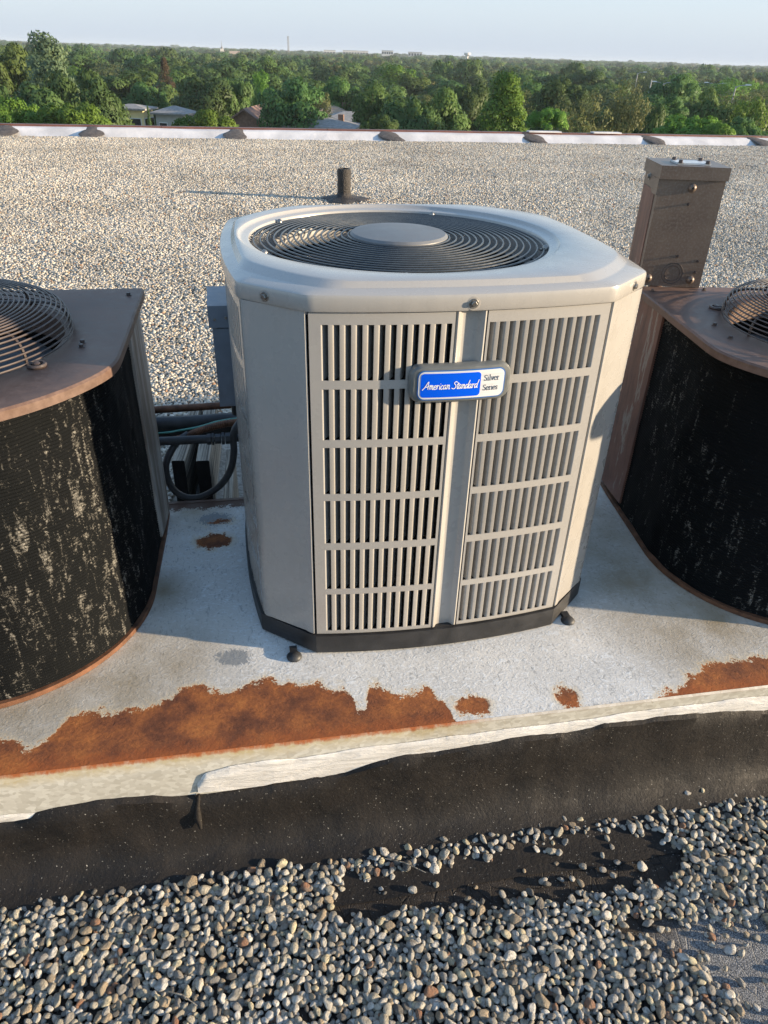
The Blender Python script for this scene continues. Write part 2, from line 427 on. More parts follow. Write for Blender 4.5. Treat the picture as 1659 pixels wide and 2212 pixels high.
t = NT('river_pebble_far')
oi = t.new('ShaderNodeObjectInfo'); r = oi.outputs['Random']
base = t.ramp(r, [(0.0, (0.42, 0.375, 0.30)), (0.16, (0.56, 0.51, 0.43)), (0.30, (0.36, 0.335, 0.29)), (0.42, (0.62, 0.565, 0.46)),
                  (0.58, (0.48, 0.445, 0.38)), (0.70, (0.42, 0.34, 0.24)), (0.80, (0.57, 0.53, 0.46)), (0.93, (0.18, 0.165, 0.145)),
                  (0.97, (0.32, 0.20, 0.13))], 'CONSTANT')
gpos = t.new('ShaderNodeNewGeometry').outputs['Position']
drift = t.ramp(t.noise(gpos, 0.55, 4, 0.6), [(0.33, 0.80), (0.62, 1.08)])
dirt = t.ramp(t.noise(gpos, 2.3, 4, 0.65), [(0.30, 0.78), (0.50, 1.0)])
M['pebble_far'] = t.done(t.mix(1.0, t.mix(1.0, base, drift, 'MULTIPLY'), dirt, 'MULTIPLY'), 0.7, 0, 0.3)

t = NT('weathered_lumber'); c = t.coord()
g = t.noise(t.mapping(c, (160, 2.0, 160)), 1.0, 4, 0.7, 0.4)
col = t.mix(t.ramp(g, [(0.40, 0), (0.58, 1)]), (0.085, 0.070, 0.055), (0.36, 0.32, 0.26))
t.bump(g, 0.8, 0.003)
M['lumber'] = t.done(col, 0.8, 0, 0.2)
M['rust_pipe'] = simple('rusty_conduit', (0.14, 0.065, 0.035), 0.7, 0.2, 0.5, 40)
M['green_wire'] = NT('green_wire').done((0.10, 0.33, 0.27), 0.4)
M['shaded_wood_end'] = simple('shaded_lumber_end', (0.012, 0.011, 0.010), 0.9)  # near-black board ends: their shade is put into the colour
M['parapet_white'] = simple('white_parapet_coating', (0.62, 0.605, 0.60), 0.6, var=0.18, scale=2.5, bumps=0.4, bdist=0.01)
M['coping'] = simple('red_brown_coping', (0.145, 0.062, 0.050), 0.5, var=0.25, scale=3)
M['tar_patch'] = simple('grey_mastic', (0.10, 0.085, 0.075), 0.7, var=0.4, scale=14, bumps=0.7, bdist=0.02)
M['tar_pipe'] = simple('tarred_pipe', (0.030, 0.026, 0.024), 0.6, var=0.5, scale=14, bumps=0.9, bdist=0.015)
M['concrete'] = simple('building_brick', (0.24, 0.16, 0.12), 0.8)
M['bark'] = simple('bark', (0.085, 0.065, 0.048), 0.9, var=0.35, scale=3)


def foliage(name, a, b, tr=0.38):
    t = NT(name)
    oi = t.new('ShaderNodeObjectInfo')
    c = t.coord()
    n = t.noise(c, 0.55, 3, 0.6)
    n2 = t.noise(c, 3.5, 3, 0.6)
    col = t.mix(t.ramp(t.math('ADD', t.math('MULTIPLY', n, 0.5), t.math('MULTIPLY', n2, 0.5)), [(0.36, 0), (0.64, 1)]), a, b)
    hsv = t.new('ShaderNodeHueSaturation')
    t.link(col, hsv.inputs['Color'])
    t.link(t.math('ADD', t.math('MULTIPLY', oi.outputs['Random'], 0.040), 0.480), hsv.inputs['Hue'])
    t.link(t.math('ADD', t.math('MULTIPLY', oi.outputs['Random'], 0.45), 0.78), hsv.inputs['Value'])
    t.done(hsv.outputs[0], 0.55, 0, 0.3)
    trn = t.new('ShaderNodeBsdfTranslucent')
    t.link(hsv.outputs[0], trn.inputs[0])
    ms = t.new('ShaderNodeMixShader'); ms.inputs[0].default_value = tr
    t.link(t.b.outputs[0], ms.inputs[1]); t.link(trn.outputs[0], ms.inputs[2])
    t.link(ms.outputs[0], t.out.inputs[0])
    return t.m


M['leaf_dark'] = foliage('foliage_dark', (0.052, 0.108, 0.036), (0.120, 0.200, 0.058))
M['leaf_mid'] = foliage('foliage_mid', (0.072, 0.135, 0.040), (0.155, 0.240, 0.062))
M['leaf_bright'] = foliage('foliage_bright', (0.085, 0.18, 0.028), (0.18, 0.30, 0.045))
M['leaf_olive'] = foliage('foliage_olive', (0.11, 0.135, 0.048), (0.21, 0.235, 0.09))
M['leaf_grey'] = foliage('foliage_grey', (0.10, 0.15, 0.08), (0.20, 0.26, 0.14))
M['leaf_brown'] = foliage('foliage_brown', (0.085, 0.060, 0.038), (0.14, 0.105, 0.060))
M['lawn'] = simple('lawn', (0.045, 0.075, 0.025), 0.9, var=0.4, scale=0.05)


# ------------------------------------------------------------------ mesh tools
class MB:
    def __init__(s):
        s.v = []; s.f = []

    def add(s, v, f):
        o = len(s.v)
        s.v.extend([tuple(map(float, p)) for p in v])
        s.f.extend([tuple(i + o for i in q) for q in f])
        return s

    def box(s, x0, x1, y0, y1, z0, z1):
        v = [(x, y, z) for z in (z0, z1) for y in (y0, y1) for x in (x0, x1)]
        return s.add(v, [(0, 2, 3, 1), (4, 5, 7, 6), (0, 1, 5, 4), (2, 6, 7, 3), (0, 4, 6, 2), (1, 3, 7, 5)])

    def prism(s, poly, z0, z1):
        """poly counter-clockwise seen from above"""
        n = len(poly)
        v = [(x, y, z0) for x, y in poly] + [(x, y, z1) for x, y in poly]
        f = [tuple(range(n - 1, -1, -1)), tuple(range(n, 2 * n))]
        f += [(i, (i + 1) % n, n + (i + 1) % n, n + i) for i in range(n)]
        return s.add(v, f)

    def strip(s, line, z0, z1, th):
        """wall following a polyline, thickened to its left side"""
        L = np.array(line, float)
        d = np.gradient(L, axis=0); d /= np.linalg.norm(d, axis=1)[:, None]
        nrm = np.stack([-d[:, 1], d[:, 0]], 1)
        Q = L + nrm * th
        n = len(L)
        v = []
        for P in (L, Q):
            for z in (z0, z1):
                v += [(x, y, z) for x, y in P]
        f = []
        for i in range(n - 1):
            a, b = i, i + 1
            f += [(a, b, n + b, n + a), (2 * n + b, 2 * n + a, 3 * n + a, 3 * n + b),
                  (n + a, n + b, 3 * n + b, 3 * n + a), (b, a, 2 * n + a, 2 * n + b)]
        f += [(0, n, 3 * n, 2 * n), (n - 1, 3 * n - 1, 4 * n - 1, 2 * n - 1)]
        return s.add(v, f)

    def rings(s, rings, close=True, cap0=False, cap1=False):
        n = len(rings[0]); v = []; f = []
        for r in rings:
            v += list(r)
        for k in range(len(rings) - 1):
            for i in range(n if close else n - 1):
                j = (i + 1) % n
                f.append((k * n + i, k * n + j, (k + 1) * n + j, (k + 1) * n + i))
        if cap0:
            f.append(tuple(range(n - 1, -1, -1)))
        if cap1:
            o = (len(rings) - 1) * n
            f.append(tuple(range(o, o + n)))
        return s.add(v, f)

    def lathe(s, prof, seg=24, c=(0, 0, 0), cap0=True, cap1=True):
        R = []
        for r, z in prof:
            R.append([(c[0] + r * math.cos(2 * PI * i / seg), c[1] + r * math.sin(2 * PI * i / seg), c[2] + z) for i in range(seg)])
        return s.rings(R, True, cap0, cap1)

    def torus(s, R, r, z, seg=96, k=6, c=(0, 0)):
        v = []; f = []
        for i in range(seg):
            a = 2 * PI * i / seg
            for j in range(k):
                b = 2 * PI * j / k
                v.append((c[0] + (R + r * math.cos(b)) * math.cos(a), c[1] + (R + r * math.cos(b)) * math.sin(a), z + r * math.sin(b)))
        for i in range(seg):
            for j in range(k):
                f.append((i * k + j, ((i + 1) % seg) * k + j, ((i + 1) % seg) * k + (j + 1) % k, i * k + (j + 1) % k))
        return s.add(v, f)

    def tube(s, pts, r, k=8, cap=True):
        P = [Vector(p) for p in pts]; R = []
        rr = r if isinstance(r, (list, tuple)) else [r] * len(P)
        up = Vector((0, 0, 1))
        T0 = (P[1] - P[0]).normalized()
        N = T0.cross(up)
        if N.length < 1e-3:
            N = T0.cross(Vector((1, 0, 0)))
        N.normalize()
        for i, p in enumerate(P):
            T = (P[min(i + 1, len(P) - 1)] - P[max(i - 1, 0)]).normalized()
            N = (N - T * N.dot(T)).normalized()
            B = T.cross(N)
            R.append([tuple(p + (N * math.cos(2 * PI * j / k) + B * math.sin(2 * PI * j / k)) * rr[i]) for j in range(k)])
        return s.rings(R, True, cap, cap)

    def mesh(s, name, mat, smooth=False, angle=40):
        m = bpy.data.meshes.new(name)
        m.from_pydata(s.v, [], s.f)
        for q in (mat if isinstance(mat, (list, tuple)) else [mat]):
            m.materials.append(q)
        if smooth:
            m.polygons.foreach_set('use_smooth', [True] * len(m.polygons))
            m.set_sharp_from_angle(angle=rad(angle))
        m.update()
        return m

    def obj(s, name, mat, parent=None, smooth=False, angle=40):
        return link(name, s.mesh(name, mat, smooth, angle), parent)


def link(name, mesh, parent=None):
    o = bpy.data.objects.new(name, mesh)
    COL.objects.link(o)
    if parent is not None:
        o.parent = parent
    return o


def tag(o, label=None, cat=None, group=None, kind=None):
    for k, v in (('label', label), ('category', cat), ('group', group), ('kind', kind)):
        if v:
            o[k] = v
    return o


def thing(name, label, cat, loc=(0, 0, 0), rz=0.0, group=None):
    o = bpy.data.objects.new(name, None)
    o.empty_display_size = 0.1
    COL.objects.link(o)
    o.location = loc; o.rotation_euler = (0, 0, rz)
    return tag(o, label, cat, group)


def copy_tree(o, parent=None):
    c_ = o.copy(); COL.objects.link(c_); c_.parent = parent
    for ch in list(o.children):
        copy_tree(ch, c_)
    return c_


def smooth_path(pts, n=12):
    P = [Vector(p) for p in pts]; P = [P[0] * 2 - P[1]] + P + [P[-1] * 2 - P[-2]]
    out = []
    for i in range(1, len(P) - 2):
        for k in range(n):
            t_ = k / n
            a, b, c_, d_ = P[i - 1], P[i], P[i + 1], P[i + 2]
            out.append(0.5 * ((2 * b) + (c_ - a) * t_ + (2 * a - 5 * b + 4 * c_ - d_) * t_ ** 2 + (3 * b - a - 3 * c_ + d_) * t_ ** 3))
    out.append(P[-2])
    return out


def vnoise(x, seed=0, oct_=4, f=1.0):
    """cheap 1-D value noise for ragged edges"""
    x = np.asarray(x, float); out = np.zeros_like(x); a = 1.0
    for o in range(oct_):
        r = np.random.default_rng(seed * 31 + o); tab = r.uniform(-1, 1, 4096)
        q = x * f + 1000.5; i = np.floor(q).astype(int); t_ = q - i; t_ = t_ * t_ * (3 - 2 * t_)
        out += a * (tab[i % 4096] * (1 - t_) + tab[(i + 1) % 4096] * t_)
        f *= 2.1; a *= 0.5
    return out


# ------------------------------------------------------------------ roof, building, terrain
GROUND_Z = -15.0
roof = MB().box(-26, 30, -6, 15.5, GROUND_Z, -0.002).obj('building_roof', M['membrane'])
tag(roof, kind='structure')
roof.data.materials.append(M['concrete'])
for p in roof.data.polygons:
    if abs(p.normal.z) < 0.5:
        p.material_index = 1
g = MB()
nn = 72
g.rings([[(r * math.cos(2 * PI * i / nn), r * math.sin(2 * PI * i / nn), GROUND_Z - 0.01) for i in range(nn)] for r in (0.5, 60, 300, 1200, 9000)], True, False, False)
tag(g.obj('ground', M['lawn']), kind='structure')

# ------------------------------------------------------------------ parapet at the far edge
PY = 15.5
par = thing('parapet', 'low white coated parapet with a thin red brown coping along the far roof edge', 'parapet', (0, PY, 0))
m = MB()
xs = np.arange(-26, 30.01, 0.25)
zz = 0.135 + 0.006 * vnoise(xs, 3, 3, 0.7)
rows = []
for yy_, k in ((-0.36, 0.03), (-0.27, 0.09), (-0.16, 0.8), (-0.06, 1.0), (0.10, 1.0), (0.10, -1.0)):
    rows.append([(x, yy_ + 0.015 * math.sin(x * 3.1), z * k if k > 0 else -0.3) for x, z in zip(xs, zz)])
m.rings(rows, False)
m.obj('wall', M['parapet_white'], par, True, 60)
m = MB()
for i in range(18):
    x0 = -26.0 + i * 3.05 + 0.2
    MB.box(m, x0, x0 + 3.04, 0.0, 0.13, 0.13, 0.165 + 0.002 * (i % 2))
m.obj('coping', M['coping'], par)
for i, jx in enumerate((-9.9, -6.9, -4.06, -2.6, -0.07, 2.79, 5.66, 8.18, 10.6, 13.4, 16.4)):
    b = MB(); seg = 18; rg = []
    for k, (rr, h_) in enumerate(((1.0, 0.0), (0.85, 0.5), (0.5, 0.9), (0.15, 1.0))):
        rg.append([(jx + rr * (0.20 + 0.05 * math.sin(3 * a + i)) * math.cos(a) + 0.2 * (0.5 - rr * math.sin(a)) * (0.6 if jx > 1 else 0.0),
                    -0.24 + rr * 0.24 * math.sin(a), max(0.005, 0.075 + rr * 0.075 * math.sin(a)) + h_ * 0.022) for a in [2 * PI * q / seg for q in range(seg)]])
    b.rings(rg, True, False, True)
    b.obj('mastic_patch', M['tar_patch'], par, True, 60)
for px, w_ in ((1177, 0.34), (1312, 0.30)):
    p = at(px, 285, PY)
    r_ = ray(px, 285); x_ = r_[0] * PY / r_[1]
    MB().box(x_ - w_, x_ + w_, -0.04, 0.14, 0.169, 0.190).obj('coping_plate', M['parapet_white'], par)

# ------------------------------------------------------------------ vent pipe
vp = thing('vent_pipe', 'short tarred black vent pipe standing alone in the gravel behind the grey unit', 'vent pipe', (1.09, 8.6, 0))
m = MB(); prof = [(0.27, 0.0), (0.24, 0.022), (0.17, 0.04), (0.09, 0.055), (0.075, 0.09), (0.073, 0.2), (0.076, 0.30), (0.070, 0.325), (0.055, 0.327)]
m.lathe(prof[:5], 28); sk = m.obj('tar_collar', M['tar_pipe'], vp, True, 60)
for v_ in sk.data.vertices:
    a = math.atan2(v_.co.y, v_.co.x); rr = 1 + 0.16 * math.sin(3 * a + 1) + 0.08 * math.sin(7 * a)
    if v_.co.z < 0.05:
        v_.co.x *= rr; v_.co.y *= rr
MB().lathe([(0.076, 0.05), (0.070, 0.12), (0.077, 0.17), (0.072, 0.22), (0.079, 0.29), (0.072, 0.328), (0.058, 0.330), (0.056, 0.18)], 24).obj('pipe', M['tar_pipe'], vp, True, 60)

# ------------------------------------------------------------------ equipment platform
PZ = 0.27
PX0, PX1, PY0, PY1 = -2.6, 6.6, 0.945, 1.865
pf = thing('equipment_platform', 'long low roof platform of rusty galvanised sheet with tarred sides carrying the cooling units', 'platform')
m = MB(); xs = np.linspace(PX0, PX1, 185); ys = np.linspace(PY0 + 0.004, PY1, 24)
V = []
for y in ys:
    for x in xs:
        V.append((x, y, PZ + 0.0012 * math.sin(x * 5 + y * 3) * (1 if PY0 + .03 < y < PY1 - .03 else 0)))
nx = len(xs)
m.add(V, [(j * nx + i, j * nx + i + 1, (j + 1) * nx + i + 1, (j + 1) * nx + i) for j in range(len(ys) - 1) for i in range(nx - 1)])
m.obj('deck_sheet', M['deck'], pf, True)
# folded front fascia, its lower edge wavy
m = MB(); xs = np.linspace(PX0, PX1, 700)
lowz = np.interp(xs, [-2.6, -0.53, -0.33, -0.25, -0.15, 0.0, 0.2, 0.45, 0.8, 1.06, 6.6], [0.15, 0.152, 0.155, 0.165, 0.157, 0.16, 0.165, 0.18, 0.19, 0.18, 0.17])
m.rings([[(x, PY0 + 0.004, PZ + 0.0005) for x in xs], [(x, PY0, PZ - 0.003) for x in xs], [(x, PY0 + 0.001, (PZ + z) / 2) for x, z in zip(xs, lowz)],
         [(x, PY0 - 0.002, z) for x, z in zip(xs, lowz)], [(x, PY0 + 0.004, z) for x, z in zip(xs, lowz)]][::-1], False)
m.obj('fascia', M['fascia'], pf, True, 50)
MB().box(PX0, PX1, PY0 + 0.012, PY1 - 0.012, 0.0, PZ - 0.006).obj('curb', M['tar'], pf)
MB().box(PX0, PX1, PY1 - 0.010, PY1 + 0.002, PZ - 0.09, PZ + 0.001).obj('back_fascia', M['brown'], pf)
# white brushed sealant over the lower fascia
xs = np.concatenate([np.arange(-0.165, PX1, 0.004)])
up_ = np.interp(xs, [-0.165, -0.15, -0.10, 0.08, 0.31, 0.55, 1.03, 6.6], [0.185, 0.212, 0.226, 0.229, 0.233, 0.239, 0.244, 0.24]) + 0.0030 * vnoise(xs, 5, 5, 12)
lo_ = np.interp(xs, [-0.165, -0.10, 0.02, 0.12, 0.25, 0.30, 0.46, 0.58, 0.66, 0.78, 0.95, 1.06, 2, 6.6],
                [0.162, 0.160, 0.163, 0.172, 0.197, 0.200, 0.211, 0.203, 0.219, 0.220, 0.208, 0.200, 0.2, 0.2]) + 0.0030 * vnoise(xs, 6, 5, 30)
th = 0.0035 + 0.0005 * np.abs(vnoise(xs, 7, 3, 9))
m = MB()
m.rings([[(x, PY0 - 0.0005, a) for x, a in zip(xs, up_)], [(x, PY0 - t_, a - 0.003) for x, a, t_ in zip(xs, up_, th)],
         [(x, PY0 - t_ - 0.001, 0.5 * a + 0.5 * b) for x, a, b, t_ in zip(xs, up_, lo_, th)],
         [(x, PY0 - t_ - 0.003, b + 0.003) for x, b, t_ in zip(xs, lo_, th)], [(x, PY0 + 0.001, b) for x, b in zip(xs, lo_)]][::-1], False)
m.obj('sealant_band', M['sealant'], pf, True, 60)
xs = np.arange(PX0, -0.40, 0.004)
up_ = np.interp(xs, [PX0, -0.53, -0.46, -0.40], [0.172, 0.170, 0.166, 0.155]) + 0.002 * vnoise(xs, 8, 4, 25)
lo_ = np.interp(xs, [PX0, -0.53, -0.48, -0.40], [0.147, 0.147, 0.149, 0.151]) + 0.0015 * vnoise(xs, 9, 4, 25)
m = MB()
m.rings([[(x, PY0 - 0.002, a) for x, a in zip(xs, up_)], [(x, PY0 - 0.007, (a + b) / 2) for x, a, b in zip(xs, up_, lo_)], [(x, PY0 - 0.001, b) for x, b in zip(xs, lo_)]][::-1], False)
m.obj('sealant_band', M['sealant'], pf, True, 60)
# tar flashing: up the curb and out over the roof
xs = np.arange(PX0, PX1, 0.010)
top = np.interp(xs, [PX0, -0.50, -0.46, -0.33, -0.25, -0.20, -0.17, 0.02, 0.12, 0.24, 0.30, 0.46, 0.58, 0.66, 0.78, 0.95, 1.06, 2, 6.6],
                [0.148, 0.149, 0.168, 0.176, 0.176, 0.160, 0.156, 0.164, 0.178, 0.207, 0.205, 0.216, 0.214, 0.226, 0.227, 0.217, 0.205, 0.205, 0.205]) + 0.003 * vnoise(xs, 11, 5, 14)
prof = [(-0.001, 1.0), (-0.009, 0.97), (-0.010, 0.80), (-0.010, 0.60), (-0.014, 0.42), (-0.022, 0.28), (-0.034, 0.17), (-0.052, 0.09), (-0.085, 0.04), (-0.14, 0.012), (-0.17, 0.004)]
R = []
for k, (dy, q) in enumerate(prof):
    wv = 0.0035 * vnoise(xs, 20 + k // 2, 4, 9) if k > 0 else 0 * xs
    R.append([(x, PY0 + dy - 0.0035 * (k > 0) + w_, t_ * q) for x, w_, t_ in zip(xs, wv, top)])
m = MB(); m.rings(R[::-1], False)
m.obj('tar_flashing', M['tar'], pf, True, 60)
# drip of tar under the seam
m = MB()
m.tube([(-0.165, PY0 - 0.006, 0.163), (-0.170, PY0 - 0.013, 0.135), (-0.172, PY0 - 0.018, 0.110), (-0.168, PY0 - 0.026, 0.085)], [0.003, 0.005, 0.008, 0.003], 8)
m.obj('tar_drip', M['tar'], pf, True, 60)

# ------------------------------------------------------------------ the newer grey unit
HA, DF, DS, SAG = 0.273, 0.364, 0.378, 0.022       # half face, face distance at its ends (front, side), bow of the faces
BZ0, BZ1, LZ = 0.052, 0.750, 0.752                  # body bottom and top, lid bottom (above the deck)


def face_y(x, D, inset=0.0):
    return -(D + SAG * (1 - (x / HA) ** 2)) + inset


def ac_outline(off=0.0, n=14):
    """closed outline, counter-clockwise from above, grown by off"""
    P = []
    for k, D in enumerate((DF, DS, DF, DS)):
        a = k * PI / 2
        for x in np.linspace(-HA, HA, n):
            y = face_y(x, D) - off
            P.append((x * math.cos(a) - y * math.sin(a), x * math.sin(a) + y * math.cos(a)))
    # soften the eight bends
    out = []
    N = len(P)
    for i in range(N):
        p, q, r = P[i - 1], P[i], P[(i + 1) % N]
        if i % n in (0, n - 1):
            for t_ in (0.16, 0.05):
                s_ = min(0.02, math.dist(p, q)) / math.dist(p, q)
                out.append((q[0] + (p[0] - q[0]) * s_ * t_ * 6, q[1] + (p[1] - q[1]) * s_ * t_ * 6)) if t_ > .1 else out.append((q[0] * 0.999, q[1] * 0.999))
            s_ = min(0.02, math.dist(r, q)) / math.dist(r, q)
            out.append((q[0] + (r[0] - q[0]) * s_, q[1] + (r[1] - q[1]) * s_))
        else:
            out.append(q)
    return out


def radial(poly, th):
    """radius of a star-shaped outline at each angle"""
    P = np.array(poly); A = np.arctan2(P[:, 1], P[:, 0]); R_ = np.hypot(P[:, 0], P[:, 1])
    o_ = np.argsort(A); A = A[o_]; R_ = R_[o_]
    x = R_ * np.cos(A); y = R_ * np.sin(A)
    A3 = np.concatenate([A - 2 * PI, A, A + 2 * PI]); x3 = np.tile(x, 3); y3 = np.tile(y, 3)
    res = []
    for t_ in th:
        t2 = math.atan2(math.sin(t_), math.cos(t_))
        i = np.searchsorted(A3, t2) - 1
        x0, y0, x1, y1 = x3[i], y3[i], x3[i + 1], y3[i + 1]
        dx, dy = math.cos(t2), math.sin(t2)
        den = dx * (y1 - y0) - dy * (x1 - x0)
        res.append((x0 * (y1 - y0) - y0 * (x1 - x0)) / den if abs(den) > 1e-9 else math.hypot(x0, y0))
    return np.array(res)


ac = thing('air_conditioner', 'newer warm grey cooling unit with slotted panels and a blue badge, middle of the platform', 'air conditioner',
           (0.350, 1.558, PZ), rad(1.7))
ol = ac_outline(0.0)
MB().prism(ac_outline(0.006), 0.004, 0.050).obj('base_pan', M['pan_black'], ac, True, 30)
MB().prism(ac_outline(-0.002), 0.050, BZ0).obj('base_rim', M['pan_black'], ac)
for fx, fy in ((-0.322, -0.372), (0.318, -0.362), (-0.322, 0.366), (0.322, 0.366)):
    m = MB(); m.lathe([(0.016, 0.0), (0.0165, 0.004), (0.012, 0.009), (0.004, 0.011)], 14, (fx, fy, 0.0))
    m.box(fx - 0.008, fx + 0.008, min(fy, fy * 0.93), max(fy, fy * 0.93), 0.001, 0.010)
    m.obj('foot', M['rubber'], ac, True, 50)

ROWS = [0.999, 0.8845, 0.7705, 0.6570, 0.5425, 0.4300]   # slot tops, world z
ROWS = [z - PZ for z in ROWS]
SH = 0.0985
TH = 0.0018


def slat_poly(side, w, pitch, open_):
    """flat bar and the fin folded in behind it; side=+1: fin at the right of the bar"""
    s = side
    dx = 0.0085 if s > 0 else 0.0045
    bend = [(0.0, 0.0), (0.0014 * s, 0.0004), (0.0028 * s, 0.0018), (0.0037 * s, 0.0040), ((0.0036 + dx * 0.5) * s, 0.011), ((0.0036 + dx) * s, 0.020)]
    back_ = [((0.0036 + dx) * s - 0.0012 * s, 0.020), ((0.0036 + dx * 0.5) * s - 0.0013 * s, 0.011), (0.0023 * s, 0.0044), (0.0012 * s, 0.0026), (-0.0005 * s, TH)]
    bar = [(-w * s, TH), (-w * s, 0.0004), (-w * s + 0.0005 * s, 0.0)]
    p = bar + bend + back_
    return p if s > 0 else p[::-1]


slat_mesh = {}


def louver_face(ang, D, single):
    for side in (-1, 1):                       # left and right panel of one face
        if side < 0:
            px0, px1, s0, s1 = -0.2705, -0.0235, -0.2510, -0.0285
        else:
            px0, px1, s0, s1 = 0.0345, 0.2705, 0.0385, 0.2525
        n = 12
        pitch = (s1 - s0) / (n - 1 + 0.63); op = pitch * 0.63; w = pitch - op
        m = MB()
        R2 = lambda x, y: (x * math.cos(ang) - y * math.sin(ang), x * math.sin(ang) + y * math.cos(ang))

        def rail(x0, x1, z0, z1, k=9, th=TH):
            L = [(x, face_y(x, D)) for x in np.linspace(x0, x1, k)]
            m.strip([R2(*p) for p in L], z0, z1, th)
        zt = [BZ1 - 0.001] + [r - SH for r in ROWS]
        zb = [r for r in ROWS] + [BZ0 + 0.001]
        for a, b in zip(zb, zt):
            rail(px0, px1, a, b)
        for r in ROWS:
            rail(px0, s0, r - SH, r, 2)
            rail(s1, px1, r - SH, r, 2)
        # flanges folded back at the panel's own edges
        for xx, sg in ((px0, 1), (px1, -1)):
            y0 = face_y(xx, D)
            m.strip([R2(xx, y0 + 0.014), R2(xx, y0 + 0.0005)][::(1 if sg > 0 else -1)], BZ0 + 0.001, BZ1 - 0.001, 0.001)
        fs = 1 if side < 0 else -1              # fins at the slots' left edge on the left panel, mirrored on the right
        poly = slat_poly(fs, w, pitch, op)
        fin = slat_poly(fs, 0.0006, pitch, op)
        key = side
        if key not in slat_mesh:
            slat_mesh[key] = MB().prism(poly, 0.0, SH).mesh('slat', M['enamel'], True, 35)
        pan = None
        places = []
        for k in range(n):
            xe = s0 + k * pitch if fs > 0 else s0 + k * pitch + op     # slot edge that carries the fin
            first = (k == 0 and fs > 0) or (k == n - 1 and fs < 0)
            slope = 2 * SAG * xe / HA ** 2
            th_ = math.atan(slope)
            ye = face_y(xe, D)
            if first or not single:
                q = fin if first else poly
                for r in ROWS:
                    m.prism([R2(xe + x * math.cos(th_) - y * math.sin(th_), ye + x * math.sin(th_) + y * math.cos(th_)) for x, y in q], r - SH, r)
            else:
                places.append((xe, ye, th_))
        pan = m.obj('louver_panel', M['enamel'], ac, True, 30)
        for xe, ye, th_ in places:
            for r in ROWS:
                s_ = link('slat', slat_mesh[key], pan)
                s_.location = (xe, ye, r - SH); s_.rotation_euler = (0, 0, th_)


louver_face(0.0, DF, True)
louver_face(PI / 2, DS, False)
louver_face(PI, DF, False)
louver_face(-PI / 2, DS, False)
for k, D in enumerate((DF, DS, DF, DS)):        # recessed centre channel of each face
    a = k * PI / 2
    pts = [(-0.0225, 0.012), (-0.0215, 0.0015), (-0.019, -0.0010), (-0.015, 0.0005), (-0.010, 0.0080), (-0.006, 0.0100), (0.017, 0.0100), (0.021, 0.0080),
           (0.026, 0.0002), (0.029, -0.0010), (0.0325, 0.0012), (0.0335, 0.012)]
    L = [(x, face_y(x, D) + y) for x, y in pts]
    L = [(x * math.cos(a) - y * math.sin(a), x * math.sin(a) + y * math.cos(a)) for x, y in L]
    MB().strip(L, BZ0 + 0.001, BZ1 - 0.001, 0.0014).obj('centre_channel', M['enamel'], ac, True, 50)
for sx, sy in ((-1, -1), (1, -1), (1, 1), (-1, 1)):   # corner posts
    p0 = np.array([0.2745, DF - 0.0005]); p1 = np.array([DS - 0.0005, 0.2745])
    q = [(0.2740, DF - 0.012), (0.2742, DF - 0.0025), p0 + (0.0022, -0.0005), p0 + (0.010, -0.006), p0 + (0.018, -0.0150)]
    e_ = [p1 + (-0.0150, 0.018), p1 + (-0.0045, 0.011), p1 + (-0.0005, 0.0022), (DS - 0.0025, 0.2742), (DS - 0.012, 0.2740)]
    mid = [np.array(q[-1]) * (1 - t_) + np.array(e_[0]) * t_ for t_ in (0.5,)]
    L = [tuple(p) for p in q + mid + e_]
    L = [(x * sx, y * sy) for x, y in L]
    if sx * sy > 0:
        L = L[::-1]
    # outer line must run counter-clockwise so that the thickness goes inward
    MB().strip(L[::-1] if False else L, BZ0 + 0.001, BZ1 + 0.0005, 0.0014 if True else 0).obj('corner_post', M['enamel'], ac, True, 40)

# coil and dark inside
m = MB()
oi_ = [(x * 0.885, y * 0.885) for x, y in ol]
NZ = 60
R = [[(x * (1 + 0.006 * math.sin(z * 9 + i * 1.7)), y * (1 + 0.006 * math.sin(z * 9 + i * 1.7)), z) for i, (x, y) in enumerate(oi_)] for z in np.linspace(BZ0, BZ1 - 0.03, NZ)]
m.rings(R, True)
m.obj('coil', M['coil_in'], ac, True, 80)
MB().prism([(x * 0.87, y * 0.87) for x, y in ol], BZ0, BZ0 + 0.01).obj('floor_plate', M['black'], ac)

# lid ---------------------------------------------------------------------
NA = 288
th = np.linspace(0, 2 * PI, NA, endpoint=False)
ro = radial(ol, th)
CXc, CYc = -0.034, 0.018                        # opening sits a little off centre
GR = 0.311


def circ(r, z):
    return [(CXc + r * math.cos(a), CYc + r * math.sin(a), z) for a in th]


def shp(rr, z):
    return [(r_ * math.cos(a), r_ * math.sin(a), z) for r_, a in zip(rr, th)]


